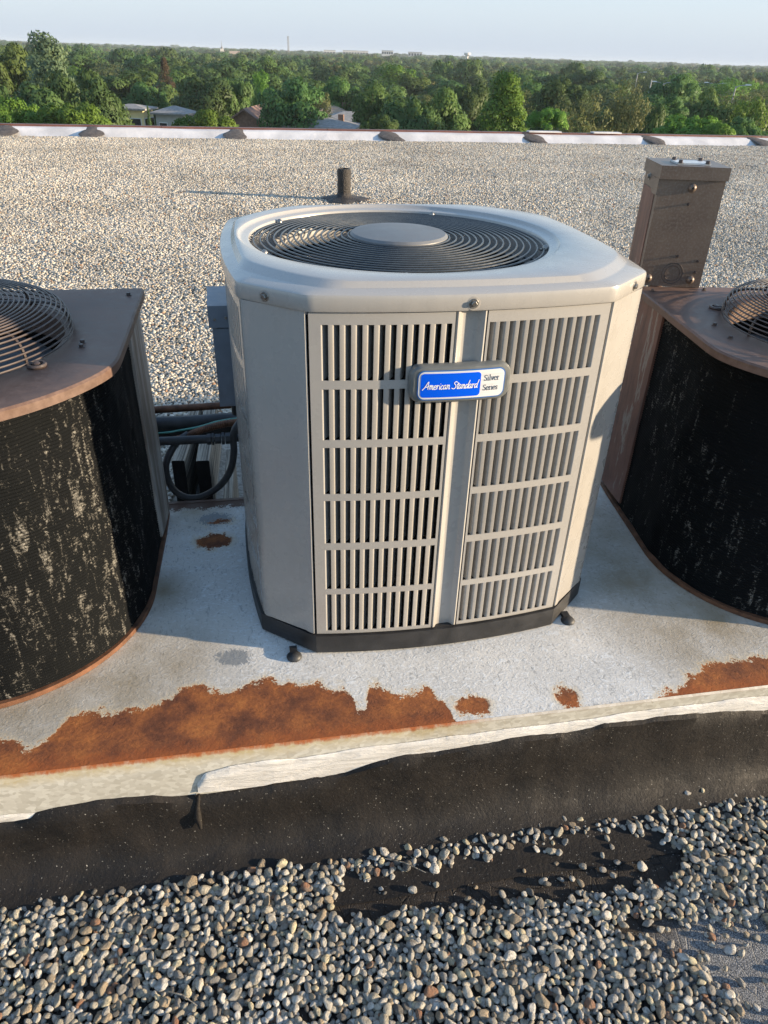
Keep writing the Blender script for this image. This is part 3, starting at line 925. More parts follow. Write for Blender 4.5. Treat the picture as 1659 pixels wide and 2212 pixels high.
corner = np.abs(np.sin(2 * th)) ** 6
s1 = np.minimum(ro - 0.014, 0.430)
s2 = np.minimum(ro - 0.026, 0.412)
s1 = (np.roll(s1, 1) + s1 + np.roll(s1, -1)) / 3
s2 = (np.roll(s2, 2) + np.roll(s2, 1) + s2 + np.roll(s2, -1) + np.roll(s2, -2)) / 5
m = MB()
m.rings([shp(ro - 0.001, LZ), shp(ro + 0.004, LZ - 0.001), shp(ro + 0.0055, LZ + 0.002), shp(ro + 0.0055, LZ + 0.022), shp(ro + 0.0040, LZ + 0.0265), shp(ro - 0.001, LZ + 0.0290),
         shp(s1, LZ + 0.0325), shp(s1 - 0.004, LZ + 0.0335), shp(s2, LZ + 0.0425), shp(s2 - 0.006, LZ + 0.0440),
         circ(GR + 0.026, LZ + 0.0445), circ(GR + 0.023, LZ + 0.0435), circ(GR + 0.019, LZ + 0.0385), circ(GR + 0.015, LZ + 0.0365), circ(GR + 0.006, LZ + 0.0360),
         circ(GR + 0.002, LZ + 0.0345), circ(GR, LZ + 0.031), circ(GR, LZ - 0.035), circ(GR + 0.002, LZ - 0.035), circ(GR + 0.003, LZ + 0.025),
         shp(ro - 0.020, LZ + 0.020), shp(ro - 0.001, LZ + 0.010), shp(ro - 0.001, LZ)], True)
m.obj('lid', M['enamel'], ac, True, 32)

# screws with dimples
sm = MB(); sm.lathe([(0.0085, -0.003), (0.0085, 0.0006), (0.0078, 0.0012)], 18, cap0=False); sm.lathe([(0.0052, 0.001), (0.0052, 0.0046), (0.0042, 0.0054)], 6)
screw = sm.mesh('screw', M['steel'], True, 30)
dm = MB(); dm.lathe([(0.0165, -0.0004), (0.0145, 0.0004), (0.0120, 0.0004), (0.010, 0.0000), (0.006, -0.0002)], 28)
dimple = dm.mesh('dimple', M['enamel'], True, 70)


def place_on(mesh, name, p, nrm, parent):
    o = link(name, mesh, parent)
    o.location = p
    o.rotation_euler = Vector(nrm).to_track_quat('Z', 'Y').to_euler()
    return o


cham = (-0.330, -0.322)
for (x, y, nx_, ny_) in [(0.004, face_y(0, DF) - 0.0058, 0, -1), (-0.338, -0.3165, -0.65, -0.76), (0.338, -0.3165, 0.65, -0.76),
                         (0.004, -face_y(0, DF) + 0.0058, 0, 1), (-0.338, 0.3165, -0.65, 0.76), (0.338, 0.3165, 0.65, 0.76)]:
    a = math.atan2(y, x); r_ = float(radial(ol, [a])[0]) + 0.0058
    p = (r_ * math.cos(a), r_ * math.sin(a), LZ + 0.0115)
    place_on(dimple, 'dimple', p, (nx_, ny_, 0), ac).scale = (0.72, 0.72, 0.5)
    place_on(screw, 'screw', p, (nx_, ny_, 0), ac)

# fan guard
gd = thing('fan_guard', None, None)
gd.parent = ac
gd.location = (CXc, CYc, LZ)
del_ = gd
gz = lambda r: 0.0300 + 0.0085 * (1 - (r / 0.295) ** 2)
for i in range(15):
    r = 0.107 + (0.303 - 0.107) * i / 14
    MB().torus(r, 0.0021, gz(r), 120, 6).obj('ring', M['wire'], gd, True)
for k in range(6):
    a = rad(22 + 60 * k)
    m = MB(); m.tube([(r * math.cos(a), r * math.sin(a), gz(r) - 0.0040) for r in (0.09, 0.16, 0.23, 0.311)], 0.0019, 6)
    m.obj('spoke', M['wire'], gd, True)
for a in (rad(140), rad(62), rad(-20), rad(-100), rad(-160)):
    m = MB(); x, y = 0.306 * math.cos(a), 0.306 * math.sin(a)
    m.lathe([(0.007, 0.0), (0.007, 0.004), (0.004, 0.008), (0.002, 0.009)], 10, (x, y, 0.028)); m.box(x - 0.012, x + 0.010, y - 0.003, y + 0.003, 0.026, 0.029)
    m.obj('clip', M['steel'], gd, True, 40)
m = MB(); m.lathe([(0.100, 0.026), (0.104, 0.034), (0.103, 0.0405), (0.098, 0.0450), (0.060, 0.0475), (0.0, 0.0485)], 72, (0, 0, 0), True, False)
m.obj('hub_cap', M['hub'], gd, True, 35)
# motor, fan, inner shroud
fan = thing('fan', None, None); fan.parent = ac; fan.location = (CXc, CYc, LZ - 0.02)
MB().lathe([(0.07, -0.16), (0.075, -0.15), (0.075, -0.01), (0.06, 0.0)], 32).obj('motor', M['black'], fan, True, 40)


def blade_mesh(R0, R1, tw, mat, a0=0.0, span=1.35, z=-0.06):
    m = MB(); rg = []
    n = 9
    for r in np.linspace(R0, R1, 7):
        rg.append([(r * math.cos(a0 + span * (i / (n - 1) - 0.5) * (0.75 + 0.25 * r / R1)), r * math.sin(a0 + span * (i / (n - 1) - 0.5) * (0.75 + 0.25 * r / R1)),
                    z + tw * (i / (n - 1) - 0.5) + 0.012 * math.sin(PI * i / (n - 1))) for i in range(n)])
    m.rings(rg, False)
    m.rings([[(x, y, zz - 0.002) for x, y, zz in q][::-1] for q in rg], False)
    return m.mesh('blade', mat, True, 60)


bl = blade_mesh(0.06, 0.28, 0.075, M['fan'])
for k in range(3):
    b = link('blade', bl, fan); b.rotation_euler = (0, 0, rad(100 + 120 * k))

# badge -------------------------------------------------------------------
bd = thing('badge', None, None); bd.parent = ac
bd.location = (-0.008, face_y(0, DF) - 0.004, 0.6255)
bow = lambda x: 0.75 * x * x                    # curved plate


def rrect(w, h, r, n=6, cx=0.0, cz=0.0, skew=0.0):
    P = []
    for qx, qz, a0 in ((1, -1, -90), (1, 1, 0), (-1, 1, 90), (-1, -1, 180)):
        for i in range(n + 1):
            a = rad(a0 + 90 * i / n)
            P.append((cx + qx * (w / 2 - r) + r * math.cos(a), cz + qz * (h / 2 - r) + r * math.sin(a)))
    return P


def dense(P, step=0.006):
    out = []
    for i in range(len(P)):
        a, b = P[i], P[(i + 1) % len(P)]
        k = max(1, int(math.dist(a, b) / step))
        for j in range(k):
            out.append((a[0] + (b[0] - a[0]) * j / k, a[1] + (b[1] - a[1]) * j / k))
    return out


def plate(name, w, h, r, y0, y1, mat, cx=0.0, cz=0.0, bevel=0.0):
    P = dense(rrect(w, h, r, 6, cx, cz))
    m = MB()
    c_ = (cx, cz)
    sc = lambda k: [(cx + (x - cx) * (1 - 2 * k / w), cz + (z - cz) * (1 - 2 * k / h)) for x, z in P]
    rg = []
    A = sc(0)
    rg.append([(x, bow(x) - y0, z) for x, z in A])
    rg.append([(x, bow(x) - (y1 - bevel), z) for x, z in A])
    if bevel:
        B = sc(bevel * 0.5); rg.append([(x, bow(x) - (y1 - bevel * 0.25), z) for x, z in B])
        B = sc(bevel * 1.4); rg.append([(x, bow(x) - y1, z) for x, z in B])
    for k in (0.3, 0.55, 0.8, 0.9995):
        B = [(cx + (x - cx), cz + (z - cz) * (1 - k)) for x, z in (sc(bevel * 1.4) if bevel else A)]
        rg.append([(x, bow(x) - y1, z) for x, z in B])
    m.rings(rg, True)
    return m.obj(name, mat, bd, True, 35)


plate('badge_body', 0.186, 0.068, 0.022, -0.006, 0.014, M['badge_rim'], bevel=0.005)
plate('border', 0.1600, 0.0545, 0.0125, 0.012, 0.0148, M['blue_line'])
plate('face', 0.1560, 0.0505, 0.0110, 0.012, 0.0153, M['silver'])
plate('blue_field', 0.1080, 0.0440, 0.0065, 0.012, 0.0158, M['blue'], cx=-0.0205)

GL = {  # single-stroke letters, unit height for capitals, (strokes, advance)
    'A': ([[(-.25, -.12), (.15, .35), (.52, .98), (.62, 1.0), (.60, .6), (.62, 0)], [(.08, .36), (.40, .34), (.74, .42)]], .80),
    'm': ([[(0, .50), (.10, .55), (.06, 0)], [(.07, .25), (.22, .52), (.32, .52), (.28, 0)], [(.29, .25), (.44, .52), (.54, .50), (.50, .05), (.60, 0), (.68, .1)]], .68),
    'e': ([[(.05, .25), (.38, .34), (.36, .50), (.20, .52), (.04, .30), (.08, .04), (.26, 0), (.46, .12)]], .46),
    'r': ([[(0, .48), (.10, .54), (.06, 0)], [(.07, .25), (.20, .50), (.38, .52)]], .40),
    'i': ([[(.10, .50), (.06, .08), (.12, 0), (.22, .10)], [(.16, .72), (.19, .78)]], .24),
    'c': ([[(.38, .44), (.24, .53), (.04, .32), (.06, .06), (.22, 0), (.42, .12)]], .42),
    'a': ([[(.38, .50), (.20, .54), (.03, .30), (.06, .04), (.18, .02), (.36, .26), (.42, .52)], [(.42, .52), (.38, .10), (.44, 0), (.54, .10)]], .54),
    'n': ([[(0, .50), (.10, .55), (.06, 0)], [(.07, .25), (.26, .53), (.38, .50), (.34, .06), (.42, 0), (.52, .10)]], .53),
    'S': ([[(.62, .86), (.50, 1.0), (.26, .92), (.20, .72), (.46, .46), (.48, .22), (.28, .02), (.02, .02), (-.16, .12)]], .62),
    't': ([[(.22, .86), (.12, .12), (.18, 0), (.30, .10)], [(-.02, .60), (.44, .66)]], .32),
    'd': ([[(.36, .48), (.20, .54), (.03, .30), (.06, .04), (.18, .02), (.36, .26)], [(.62, 1.12), (.48, .60), (.40, .10), (.46, 0), (.54, .08)]], .54),
}
GS = {  # upright serif letters
    'S': ([[(.46, .86), (.44, 1.0)], [(.44, .90), (.26, 1.0), (.08, .88), (.10, .66), (.38, .44), (.44, .20), (.30, .02), (.10, .04), (.04, .16)], [(.04, .02), (.04, .22)]], .54),
    'i': ([[(.04, .62), (.14, .64), (.14, .02)], [(.03, .01), (.26, .01)], [(.13, .90), (.15, .92)]], .30),
    'l': ([[(.04, 1.0), (.14, 1.02), (.14, .02)], [(.03, .01), (.26, .01)]], .30),
    'v': ([[(.02, .63), (.20, .63)], [(.10, .62), (.26, .02), (.42, .62)], [(.34, .63), (.50, .63)]], .52),
    'e': ([[(.08, .36), (.42, .36), (.38, .58), (.24, .66), (.08, .52), (.06, .20), (.22, .0), (.42, .10)]], .50),
    'r': ([[(.03, .62), (.13, .64), (.13, .02)], [(.02, .01), (.26, .01)], [(.13, .40), (.24, .62), (.38, .60)]], .42),
    's': ([[(.34, .62), (.34, .50)], [(.34, .56), (.20, .66), (.07, .54), (.12, .40), (.30, .26), (.30, .08), (.18, 0), (.05, .06)], [(.05, .0), (.05, .16)]], .42),
}


def letters(name, text, x, z, size, glyphs, mat, width, depth, slant=0.0, rise=0.0, tight=1.0):
    m = MB(); cx = 0.0
    for ch in text:
        if ch == ' ':
            cx += 0.42; continue
        strokes, adv = glyphs[ch]
        for st in strokes:
            P = [Vector((a, 0, b)) for a, b in st]
            Q = smooth_path(P, 4) if len(P) > 2 else P
            L = []
            for p in Q:
                gx = (cx + p.x + slant * p.z) * size * tight
                L.append((x + gx, z + p.z * size + rise * gx))
            n = len(L); T = np.gradient(np.array(L), axis=0); T /= (np.linalg.norm(T, axis=1)[:, None] + 1e-9)
            N_ = np.stack([-T[:, 1], T[:, 0]], 1) * width / 2
            v = []
            for (a, b), nn_ in zip(L, N_):
                for sg in (1, -1):
                    xx = a + nn_[0] * sg; v.append((xx, bow(xx) - depth, b + nn_[1] * sg))
            k = len(v)
            v += [(a, b - 0.0003, c_) for a, b, c_ in v]
            f = []
            for i in range(n - 1):
                f += [(2 * i, 2 * i + 1, 2 * i + 3, 2 * i + 2), (k + 2 * i, k + 2 * i + 2, k + 2 * i + 3, k + 2 * i + 1),
                      (2 * i, 2 * i + 2, k + 2 * i + 2, k + 2 * i), (2 * i + 1, k + 2 * i + 1, k + 2 * i + 3, 2 * i + 3)]
            m.add(v, f)
        cx += adv
    return m.obj(name, mat, bd)


letters('lettering', 'American Standard', -0.0685, -0.0065, 0.0132, GL, M['white_ink'], 0.0013, 0.0160, 0.10, 0.0, 0.86)
letters('lettering', 'Silver', 0.0400, 0.0050, 0.0100, GS, M['ink'], 0.0009, 0.0155, 0, 0, 1.12)
letters('lettering', 'Series', 0.0395, -0.0130, 0.0100, GS, M['ink'], 0.0009, 0.0155, 0, 0, 1.05)

# ------------------------------------------------------------------ blue grey disconnect box behind the unit's left side
db = thing('disconnect_box', 'small blue grey electrical box hanging behind the left edge of the grey unit', 'electrical box', (-0.032, 1.74, 0.60), rad(1.7))
MB().box(-0.062, 0.05, -0.075, 0.075, 0.05, 0.245).obj('body', M['blue_grey'], db)
MB().box(-0.069, 0.055, -0.082, 0.082, 0.246, 0.296).obj('hood', M['blue_grey'], db)
MB().box(-0.052, 0.030, -0.079, -0.0755, 0.056, 0.243).obj('door', M['blue_grey'], db)
for x, z in ((-0.055, 0.265), (-0.03, 0.268)):
    place_on(screw, 'screw', (x, -0.082, z), (0, -1, 0), db).scale = (0.4, 0.4, 0.4)
MB().lathe([(0.016, 0.0), (0.016, 0.055)], 12, (-0.02, 0, -0.004)).obj('conduit_hub', M['rubber'], db, True, 40)

# ------------------------------------------------------------------ the old brown units
def old_unit(name, label, coil, group):
    u = thing(name, label, 'condenser unit', (0, 0, 0), 0, group)
    H = 0.61                                      # lid top above the deck
    n = 240
    tt = np.linspace(0, 2 * PI, n, endpoint=False)

    def lid_r(grow=0.0):
        poly = []
        RL = 0.402 + grow; hx = 0.374 + grow; yb = 0.352 + grow
        for a in tt:
            c_, s_ = math.cos(a), math.sin(a)
            r = 1e9
            if abs(c_) > 1e-6:
                r = min(r, hx / abs(c_))
            if s_ > 1e-6:
                r = min(r, yb / s_)
            if s_ < 0.12:
                r = min(r, RL)
            poly.append(r)
        rr = np.array(poly)
        soft = rr
        for _ in range(14):
            soft = (np.roll(soft, 1) + soft * 2 + np.roll(soft, -1)) / 4
        return np.where(np.sin(tt) < 0.3, soft, rr)
    rl = lid_r()
    sh = lambda rr, z: [(r_ * math.cos(a), r_ * math.sin(a), z) for r_, a in zip(rr, tt)]
    cc = lambda r, z: [(r * math.cos(a), r * math.sin(a), z) for a in tt]
    m = MB()
    m.rings([sh(rl - 0.003, H - 0.018), sh(rl, H - 0.018), sh(rl, H - 0.0035), sh(rl - 0.004, H), cc(0.262, H + 0.001), cc(0.256, H - 0.002), cc(0.254, H - 0.05),
             cc(0.257, H - 0.05), cc(0.258, H - 0.006), sh(rl - 0.010, H - 0.006), sh(rl - 0.003, H - 0.010), sh(rl - 0.003, H - 0.018)], True)
    m.obj('lid', M['brown'], u, True, 35)
    # base pan
    RC = 0.338
    bp = []
    for i in range(61):
        a = rad(-180) + rad(180) * i / 60
        bp.append(((RC + 0.009) * math.cos(a), (RC + 0.009) * math.sin(a)))
    bp += [(0.354, 0.25), (0.354, 0.348), (-0.354, 0.348), (-0.354, 0.25)]
    MB().prism(bp, 0.002, 0.013).obj('base_pan', M['rust_pipe'], u, True, 40)
    # coil: an arc of fins from side post to side post, real ribs
    NA_, NZ_ = 260, 372
    Z = np.linspace(0.012, H - 0.017, NZ_)
    YB = 0.225
    path = [(-RC - 0.006, YB)] + [(-RC - 0.006 * (1 - i / 3), YB * (1 - i / 3)) for i in (1, 2)] + [(RC * math.cos(a), RC * math.sin(a)) for a in np.linspace(rad(-180), 0, 60)] + [(RC + 0.002, YB / 3), (RC + 0.004, YB * 2 / 3), (RC + 0.006, YB)]
    path = np.array(path); sl = np.concatenate([[0], np.cumsum(np.linalg.norm(np.diff(path, axis=0), axis=1))])
    sq = np.linspace(0, sl[-1], NA_)
    px_ = np.interp(sq, sl, path[:, 0]); py_ = np.interp(sq, sl, path[:, 1])
    tx_, ty_ = np.gradient(px_), np.gradient(py_); tl = np.hypot(tx_, ty_); nxo, nyo = ty_ / tl, -tx_ / tl
    aa, zz_ = np.meshgrid(sq, Z)
    rg = np.random.default_rng(3)
    low = lambda na, nz: np.kron(rg.uniform(-1, 1, (NZ_ // nz + 2, NA_ // na + 2)), np.ones((nz, na)))[:NZ_, :NA_]
    dent = low(5, 40) * 0.5 + low(3, 17) * 0.3 + low(9, 60) * 0.5
    kern = np.array([1, 2, 3, 2, 1.]) / 9
    for _ in range(3):
        dent = np.apply_along_axis(lambda q: np.convolve(q, kern, 'same'), 1, dent)
        dent = np.apply_along_axis(lambda q: np.convolve(q, kern, 'same'), 0, dent)
    rr = 0.0011 * np.sin(2 * PI * zz_ / 0.0065) + 0.0045 * dent * np.clip(np.minimum(aa - sq[0], sq[-1] - aa) / 0.12, 0, 1)
    P = np.stack([px_ + nxo * rr, py_ + nyo * rr, zz_], -1).reshape(-1, 3)
    idx = np.arange(NZ_ * NA_).reshape(NZ_, NA_)
    Fq = np.stack([idx[:-1, :-1], idx[:-1, 1:], idx[1:, 1:], idx[1:, :-1]], -1).reshape(-1, 4)
    me = bpy.data.meshes.new('coil')
    me.from_pydata(P.tolist(), [], Fq.tolist()); me.materials.append(coil)
    me.polygons.foreach_set('use_smooth', [True] * len(me.polygons)); me.update()
    link('coil', me, u)
    # side posts, back wall
    for s_ in (-1, 1):
        L = [(s_ * 0.330, 0.195), (s_ * 0.349, 0.198), (s_ * 0.354, 0.25), (s_ * 0.357, 0.338), (s_ * 0.340, 0.346)]
        if s_ < 0:
            L = L[::-1]
        m = MB(); m.strip(L, 0.026, H - 0.018, 0.002)
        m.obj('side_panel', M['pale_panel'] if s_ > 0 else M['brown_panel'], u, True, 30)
        for z in (0.08, 0.25, 0.42, 0.56):
            place_on(screw, 'screw', (s_ * 0.3445, 0.236, z), (s_, 0, 0), u)
    MB().box(-0.340, 0.340, 0.3415, 0.3445, 0.026, H - 0.018).obj('back_panel', M['brown_panel'], u)
    MB().prism([(x * 0.9, y * 0.9) for x, y in bp], 0.026, 0.032).obj('floor_plate', M['black'], u)
    m = MB(); m.lathe([(0.315, 0.03), (0.315, H - 0.06)], 40, cap0=False, cap1=False); m.obj('inner_wall', M['black'], u, True)
    # domed wire guard
    g_ = thing('fan_guard', None, None); g_.parent = u; g_.location = (0, 0, H)
    base_prof = [(0.272, 0.006), (0.273, 0.017), (0.271, 0.028), (0.267, 0.039), (0.260, 0.047), (0.249, 0.054), (0.236, 0.058), (0.220, 0.0605), (0.204, 0.062),
                 (0.161, 0.064), (0.113, 0.065), (0.065, 0.0655), (0.040, 0.0655)]
    bpr = np.array(base_prof); sl_ = np.concatenate([[0], np.cumsum(np.hypot(*np.diff(bpr, axis=0).T))])
    qs_ = np.linspace(0, sl_[-1], 30)
    prof = list(zip(np.interp(qs_, sl_, bpr[:, 0]), np.interp(qs_, sl_, bpr[:, 1])))
    for r, z in prof:
        MB().torus(r, 0.0017, z, 96, 6).obj('ring', M['brown_wire'], g_, True)
    for k in range(8):
        a = rad(12 + 45 * k)
        pts = [(0.268 * math.cos(a), 0.268 * math.sin(a), 0.001)] + [((r - 0.004) * math.cos(a), (r - 0.004) * math.sin(a), z - 0.003) for r, z in prof]
        MB().tube(pts, 0.0027, 6).obj('rib', M['brown_wire'], g_, True)
    for k in range(4):
        a = rad(-32 + 90 * k)
        m = MB(); m.torus(0.014, 0.0035, 0.004, 20, 6, (0.285 * math.cos(a), 0.285 * math.sin(a)))
        m.lathe([(0.007, 0.0), (0.007, 0.007), (0.004, 0.009)], 8, (0.285 * math.cos(a), 0.285 * math.sin(a), 0.0))
        m.obj('mounting_loop', M['brown_wire'], g_, True, 50)
    f_ = thing('fan', None, None); f_.parent = u; f_.location = (0, 0, H - 0.03)
    MB().lathe([(0.07, -0.16), (0.07, -0.01), (0.05, 0.0)], 24).obj('motor', M['black'], f_, True, 40)
    b_ = blade_mesh(0.05, 0.245, 0.06, M['fan'])
    for k in range(4):
        q = link('blade', b_, f_); q.rotation_euler = (0, 0, rad(30 + 90 * k))
    for x, y in ((0.298, -0.03), (0.300, -0.055), (-0.305, 0.02), (-0.31, -0.07), (-0.345, 0.30), (-0.20, 0.318), (-0.02, 0.332), (0.345, 0.29), (0.17, -0.345), (-0.22, -0.31)):
        q = link('bolt', bolt, u); q.location = (x, y, H + 0.0005); q.rotation_euler = (0, 0, x * 9)
    return u


bm_ = MB(); bm_.lathe([(0.0068, 0), (0.0068, 0.0008)], 12); bm_.lathe([(0.0046, 0.0008), (0.0046, 0.0052), (0.0036, 0.006)], 6)
bolt = bm_.mesh('bolt', M['brown_wire'], True, 30)
GRP = 'old brown cooling units along the platform'
lu = old_unit('condenser_unit', 'old brown cooling unit with battered sunlit fins, left of the grey unit', M['coil_left'], GRP)
lu.location = (-0.620, 1.450, PZ); lu.scale = (1, 1, 1.033)
ru = old_unit('condenser_unit', 'old brown cooling unit with black shaded fins and a metal box on its lid', M['coil_right'], GRP)
ru.location = (1.336, 1.415, PZ); ru.rotation_euler = (0, 0, rad(-7))
for k, x in enumerate((2.32, 3.30, 4.28, 5.26)):
    o = copy_tree(ru)
    o.scale = (1, 1, 1); o.location = (x, 1.45, PZ); o.rotation_euler = (0, 0, rad((3, -2, 1, 0)[k]))
    o['label'] = 'old brown cooling unit farther along the platform, %s beyond the unit with the box' % ('first', 'second', 'third', 'fourth')[k]
o = copy_tree(lu); o.location = (-1.62, 1.46, PZ)
o['label'] = 'old brown cooling unit at the left end of the platform'

# ------------------------------------------------------------------ metal switch box on the right unit
sb = thing('switch_box', 'tall weathered bronze metal switch box standing on the lid of the right brown unit', 'electrical box', (1.094, 1.792, PZ + 0.6115), rad(-14))
W_, D_, H_ = 0.160, 0.150, 0.290
MB().box(-W_ / 2, W_ / 2, 0.0, D_, 0.0, H_ - 0.030).obj('body', M['bronze'], sb)
MB().box(-W_ / 2 - 0.0035, W_ / 2 + 0.0035, -0.006, D_ + 0.010, H_ - 0.030, H_).obj('cap', M['bronze'], sb)
m = MB(); m.add([(-W_ / 2 - 0.003, y, z) for y, z in ((-0.001, H_ - 0.031), (D_ * 0.85, H_ - 0.031), (D_ * 0.85, H_ - 0.055), (0.07, H_ - 0.055), (0.04, H_ - 0.068), (-0.001, H_ - 0.068))] +
                [(-W_ / 2 - 0.0005, y, z) for y, z in ((-0.001, H_ - 0.031), (D_ * 0.85, H_ - 0.031), (D_ * 0.85, H_ - 0.055), (0.07, H_ - 0.055), (0.04, H_ - 0.068), (-0.001, H_ - 0.068))],
                [(0, 1, 2, 3, 4, 5), (11, 10, 9, 8, 7, 6)] + [((i + 1) % 6, i, i + 6, (i + 1) % 6 + 6) for i in range(6)])
m.obj('side_skirt', M['bronze'], sb)
MB().box(-W_ / 2 - 0.0015, -W_ / 2 - 0.0002, 0.022, D_ - 0.012, 0.004, H_ - 0.06).obj('side_panel', M['brown_panel'], sb)
MB().box(-0.040, 0.042, 0.022, 0.092, H_ + 0.0005, H_ + 0.0045).obj('top_plate', M['pale_plate'], sb)
for x in (-0.032, 0.034):
    for y in (0.026, 0.088):
        q = link('plate_bolt', bolt, sb); q.location = (x, y, H_ + 0.004); q.scale = (1.1, 1.1, 1.2)
dome = MB().lathe([(0.0105, 0.0), (0.0104, 0.002), (0.0088, 0.0055), (0.0062, 0.008), (0.0032, 0.0092)], 20, cap1=False)
dome.lathe([(0.0032, 0.0092), (0.0028, 0.006), (0.0, 0.006)], 20, cap0=False, cap1=False)
dmesh = dome.mesh('dome_rivet', M['bronze'], True, 50)
hole = MB().lathe([(0.0030, 0.0), (0.0030, 0.0005)], 12).mesh('rivet_hole', M['black'])
for x, z in ((0.002, H_ - 0.048), (-0.058, 0.020), (0.052, 0.020)):
    q = place_on(dmesh, 'dome_rivet', (x, -0.0002, z), (0, -1, 0), sb)
    q = place_on(hole, 'rivet_hole', (x, -0.0085, z), (0, -1, 0), sb)
for r in (0.0265, 0.0195):
    m = MB(); m.torus(r, 0.0012, 0.0, 48, 6); q = m.obj('knockout_ring', M['brown_wire'], sb, True); q.location = (0.002, -0.0003, 0.034); q.rotation_euler = (PI / 2, 0, 0)
for x, z in ((0.002, H_ - 0.086), (0.006, 0.078), (0.060, 0.068), (0.060, 0.040)):
    q = place_on(bolt, 'small_screw', (x, -0.0002, z), (0, -1, 0), sb); q.scale = (0.55, 0.55, 1.0)
place_on(screw, 'side_screw', (-W_ / 2 - 0.0036, 0.09, H_ - 0.036), (-1, 0, 0), sb)
m = MB(); m.tube([(0.0, 0.115, 0.01), (0.0, 0.115, -0.55)], 0.017, 12); m.obj('conduit', M['rust_pipe'], sb, True, 40)

# ------------------------------------------------------------------ lines and conduits between the units
def cable(name, label, cat, pts, r, mat, n=10, k=10):
    m = MB(); m.tube(smooth_path(pts, n), r, k)
    return tag(m.obj(name, mat, None, True, 60), label, cat)


cable('refrigerant_line', 'thick black insulated line on top of the bundle in the gap', 'pipe insulation',
      [(-0.75, 2.01, 0.452), (-0.40, 2.01, 0.455), (-0.26, 2.00, 0.457), (-0.17, 2.02, 0.448), (-0.06, 2.02, 0.450), (0.12, 2.0, 0.45)], 0.021, M['rubber'])
cable('refrigerant_line', 'second black insulated line running under the thick one in the gap', 'pipe insulation',
      [(-0.75, 2.05, 0.410), (-0.40, 2.05, 0.412), (-0.15, 2.05, 0.418), (0.05, 2.04, 0.420), (0.20, 2.0, 0.42)], 0.030, M['rubber'])
cable('steel_conduit', 'rusty thin pipe behind the top of the black lines in the gap', 'conduit',
      [(-0.75, 2.085, 0.462), (-0.3, 2.085, 0.464), (0.0, 2.085, 0.472), (0.25, 2.085, 0.475)], 0.011, M['rust_pipe'])
cable('green_wire', 'thin pale green wire rising across the black lines in the gap', 'wire',
      [(-0.50, 1.965, 0.440), (-0.286, 1.96, 0.446), (-0.233, 1.96, 0.451), (-0.173, 1.96, 0.460), (-0.119, 1.96, 0.474), (-0.05, 1.96, 0.482), (0.06, 1.96, 0.485)], 0.0028, M['green_wire'], 10, 6)
fc = thing('flexible_conduit', 'brown corrugated conduit curving up behind the grey pipe with the connector', 'conduit')
m = MB(); P = smooth_path([(-0.34, 1.945, 0.415), (-0.225, 1.94, 0.436), (-0.184, 1.94, 0.452), (-0.135, 1.94, 0.467), (-0.073, 1.94, 0.478), (0.05, 1.95, 0.48)], 40)
m.tube(P, [0.0095 + 0.0012 * (i % 4 < 2) for i in range(len(P))], 10); m.obj('sleeve', M['rust_pipe'], fc, True, 60)
cp = thing('conduit', 'straight dark grey conduit with a threaded connector crossing the gap', 'conduit', (0.02, 1.90, 0.4485))
m = MB(); m.tube([(-0.60, 0.0, 0.004), (-0.16, 0.0, 0.0)], 0.0125, 14); m.obj('tube', M['rubber'], cp, True, 50)
m = MB(); m.tube([(-0.098, 0, -0.001), (0.06, 0.0, -0.005)], 0.0105, 14); m.obj('end_tube', M['rubber'], cp, True, 50)
for x0, x1, r in ((-0.170, -0.158, 0.0165), (-0.156, -0.150, 0.018), (-0.148, -0.131, 0.015), (-0.129, -0.121, 0.018), (-0.119, -0.103, 0.017)):
    m = MB(); m.tube([(x0, 0, 0), (x1, 0, 0)], r, 8); m.obj('connector_nut', M['rubber'], cp, True, 30)
cable('conduit_loop', 'dark flexible conduit hanging in a deep loop beside the grey unit', 'conduit',
      [(-0.205, 1.945, 0.446), (-0.236, 1.915, 0.434), (-0.262, 1.89, 0.402), (-0.272, 1.885, 0.362), (-0.262, 1.884, 0.308), (-0.233, 1.884, 0.276), (-0.195, 1.884, 0.269), (-0.152, 1.884, 0.286), (-0.115, 1.884, 0.318), (-0.090, 1.885, 0.361), (-0.078, 1.885, 0.412), (-0.071, 1.888, 0.478), (-0.02, 1.91, 0.53)], 0.0100, M['rubber'], 12, 12)

# weathered boards laid on edge in the gravel behind the platform
for i, (x0, x1, y0, y1, z1, rz, lb) in enumerate((
        (-0.303, -0.260, 2.255, 2.73, 0.20, -5.0, 'grey weathered board on edge, left one of the pair behind the gap'),
        (-0.222, -0.178, 2.245, 2.73, 0.20, -2.0, 'grey weathered board on edge, right one of the pair behind the gap'),
        (-0.129, -0.099, 1.99, 2.34, 0.19, -1.0, 'short brownish board on edge nearest the grey unit'))):
    b = thing('timber_board', lb, 'board', ((x0 + x1) / 2, y0, 0), rad(rz), 'boards laid behind the gap')
    hw = (x1 - x0) / 2; m = MB(); L_ = y1 - y0
    st = np.linspace(0, L_, 12)
    R = [[(-hw + 0.001 * math.sin(q * 20), q, 0.0), (hw, q, 0.0), (hw + 0.001 * math.sin(q * 13), q, z1 - 0.003), (hw - 0.003, q, z1), (-hw + 0.003, q, z1 + 0.001 * math.sin(q * 31)), (-hw, q, z1 - 0.003)] for q in st]
    m.rings([r_[::-1] for r_ in R], True, True, True)
    o = m.obj('plank', [M['lumber'], M['shaded_wood_end']], b)
    for p in o.data.polygons:
        p.material_index = 1 if p.normal.y < -0.7 else 0  # ends facing the platform take the painted-shade colour
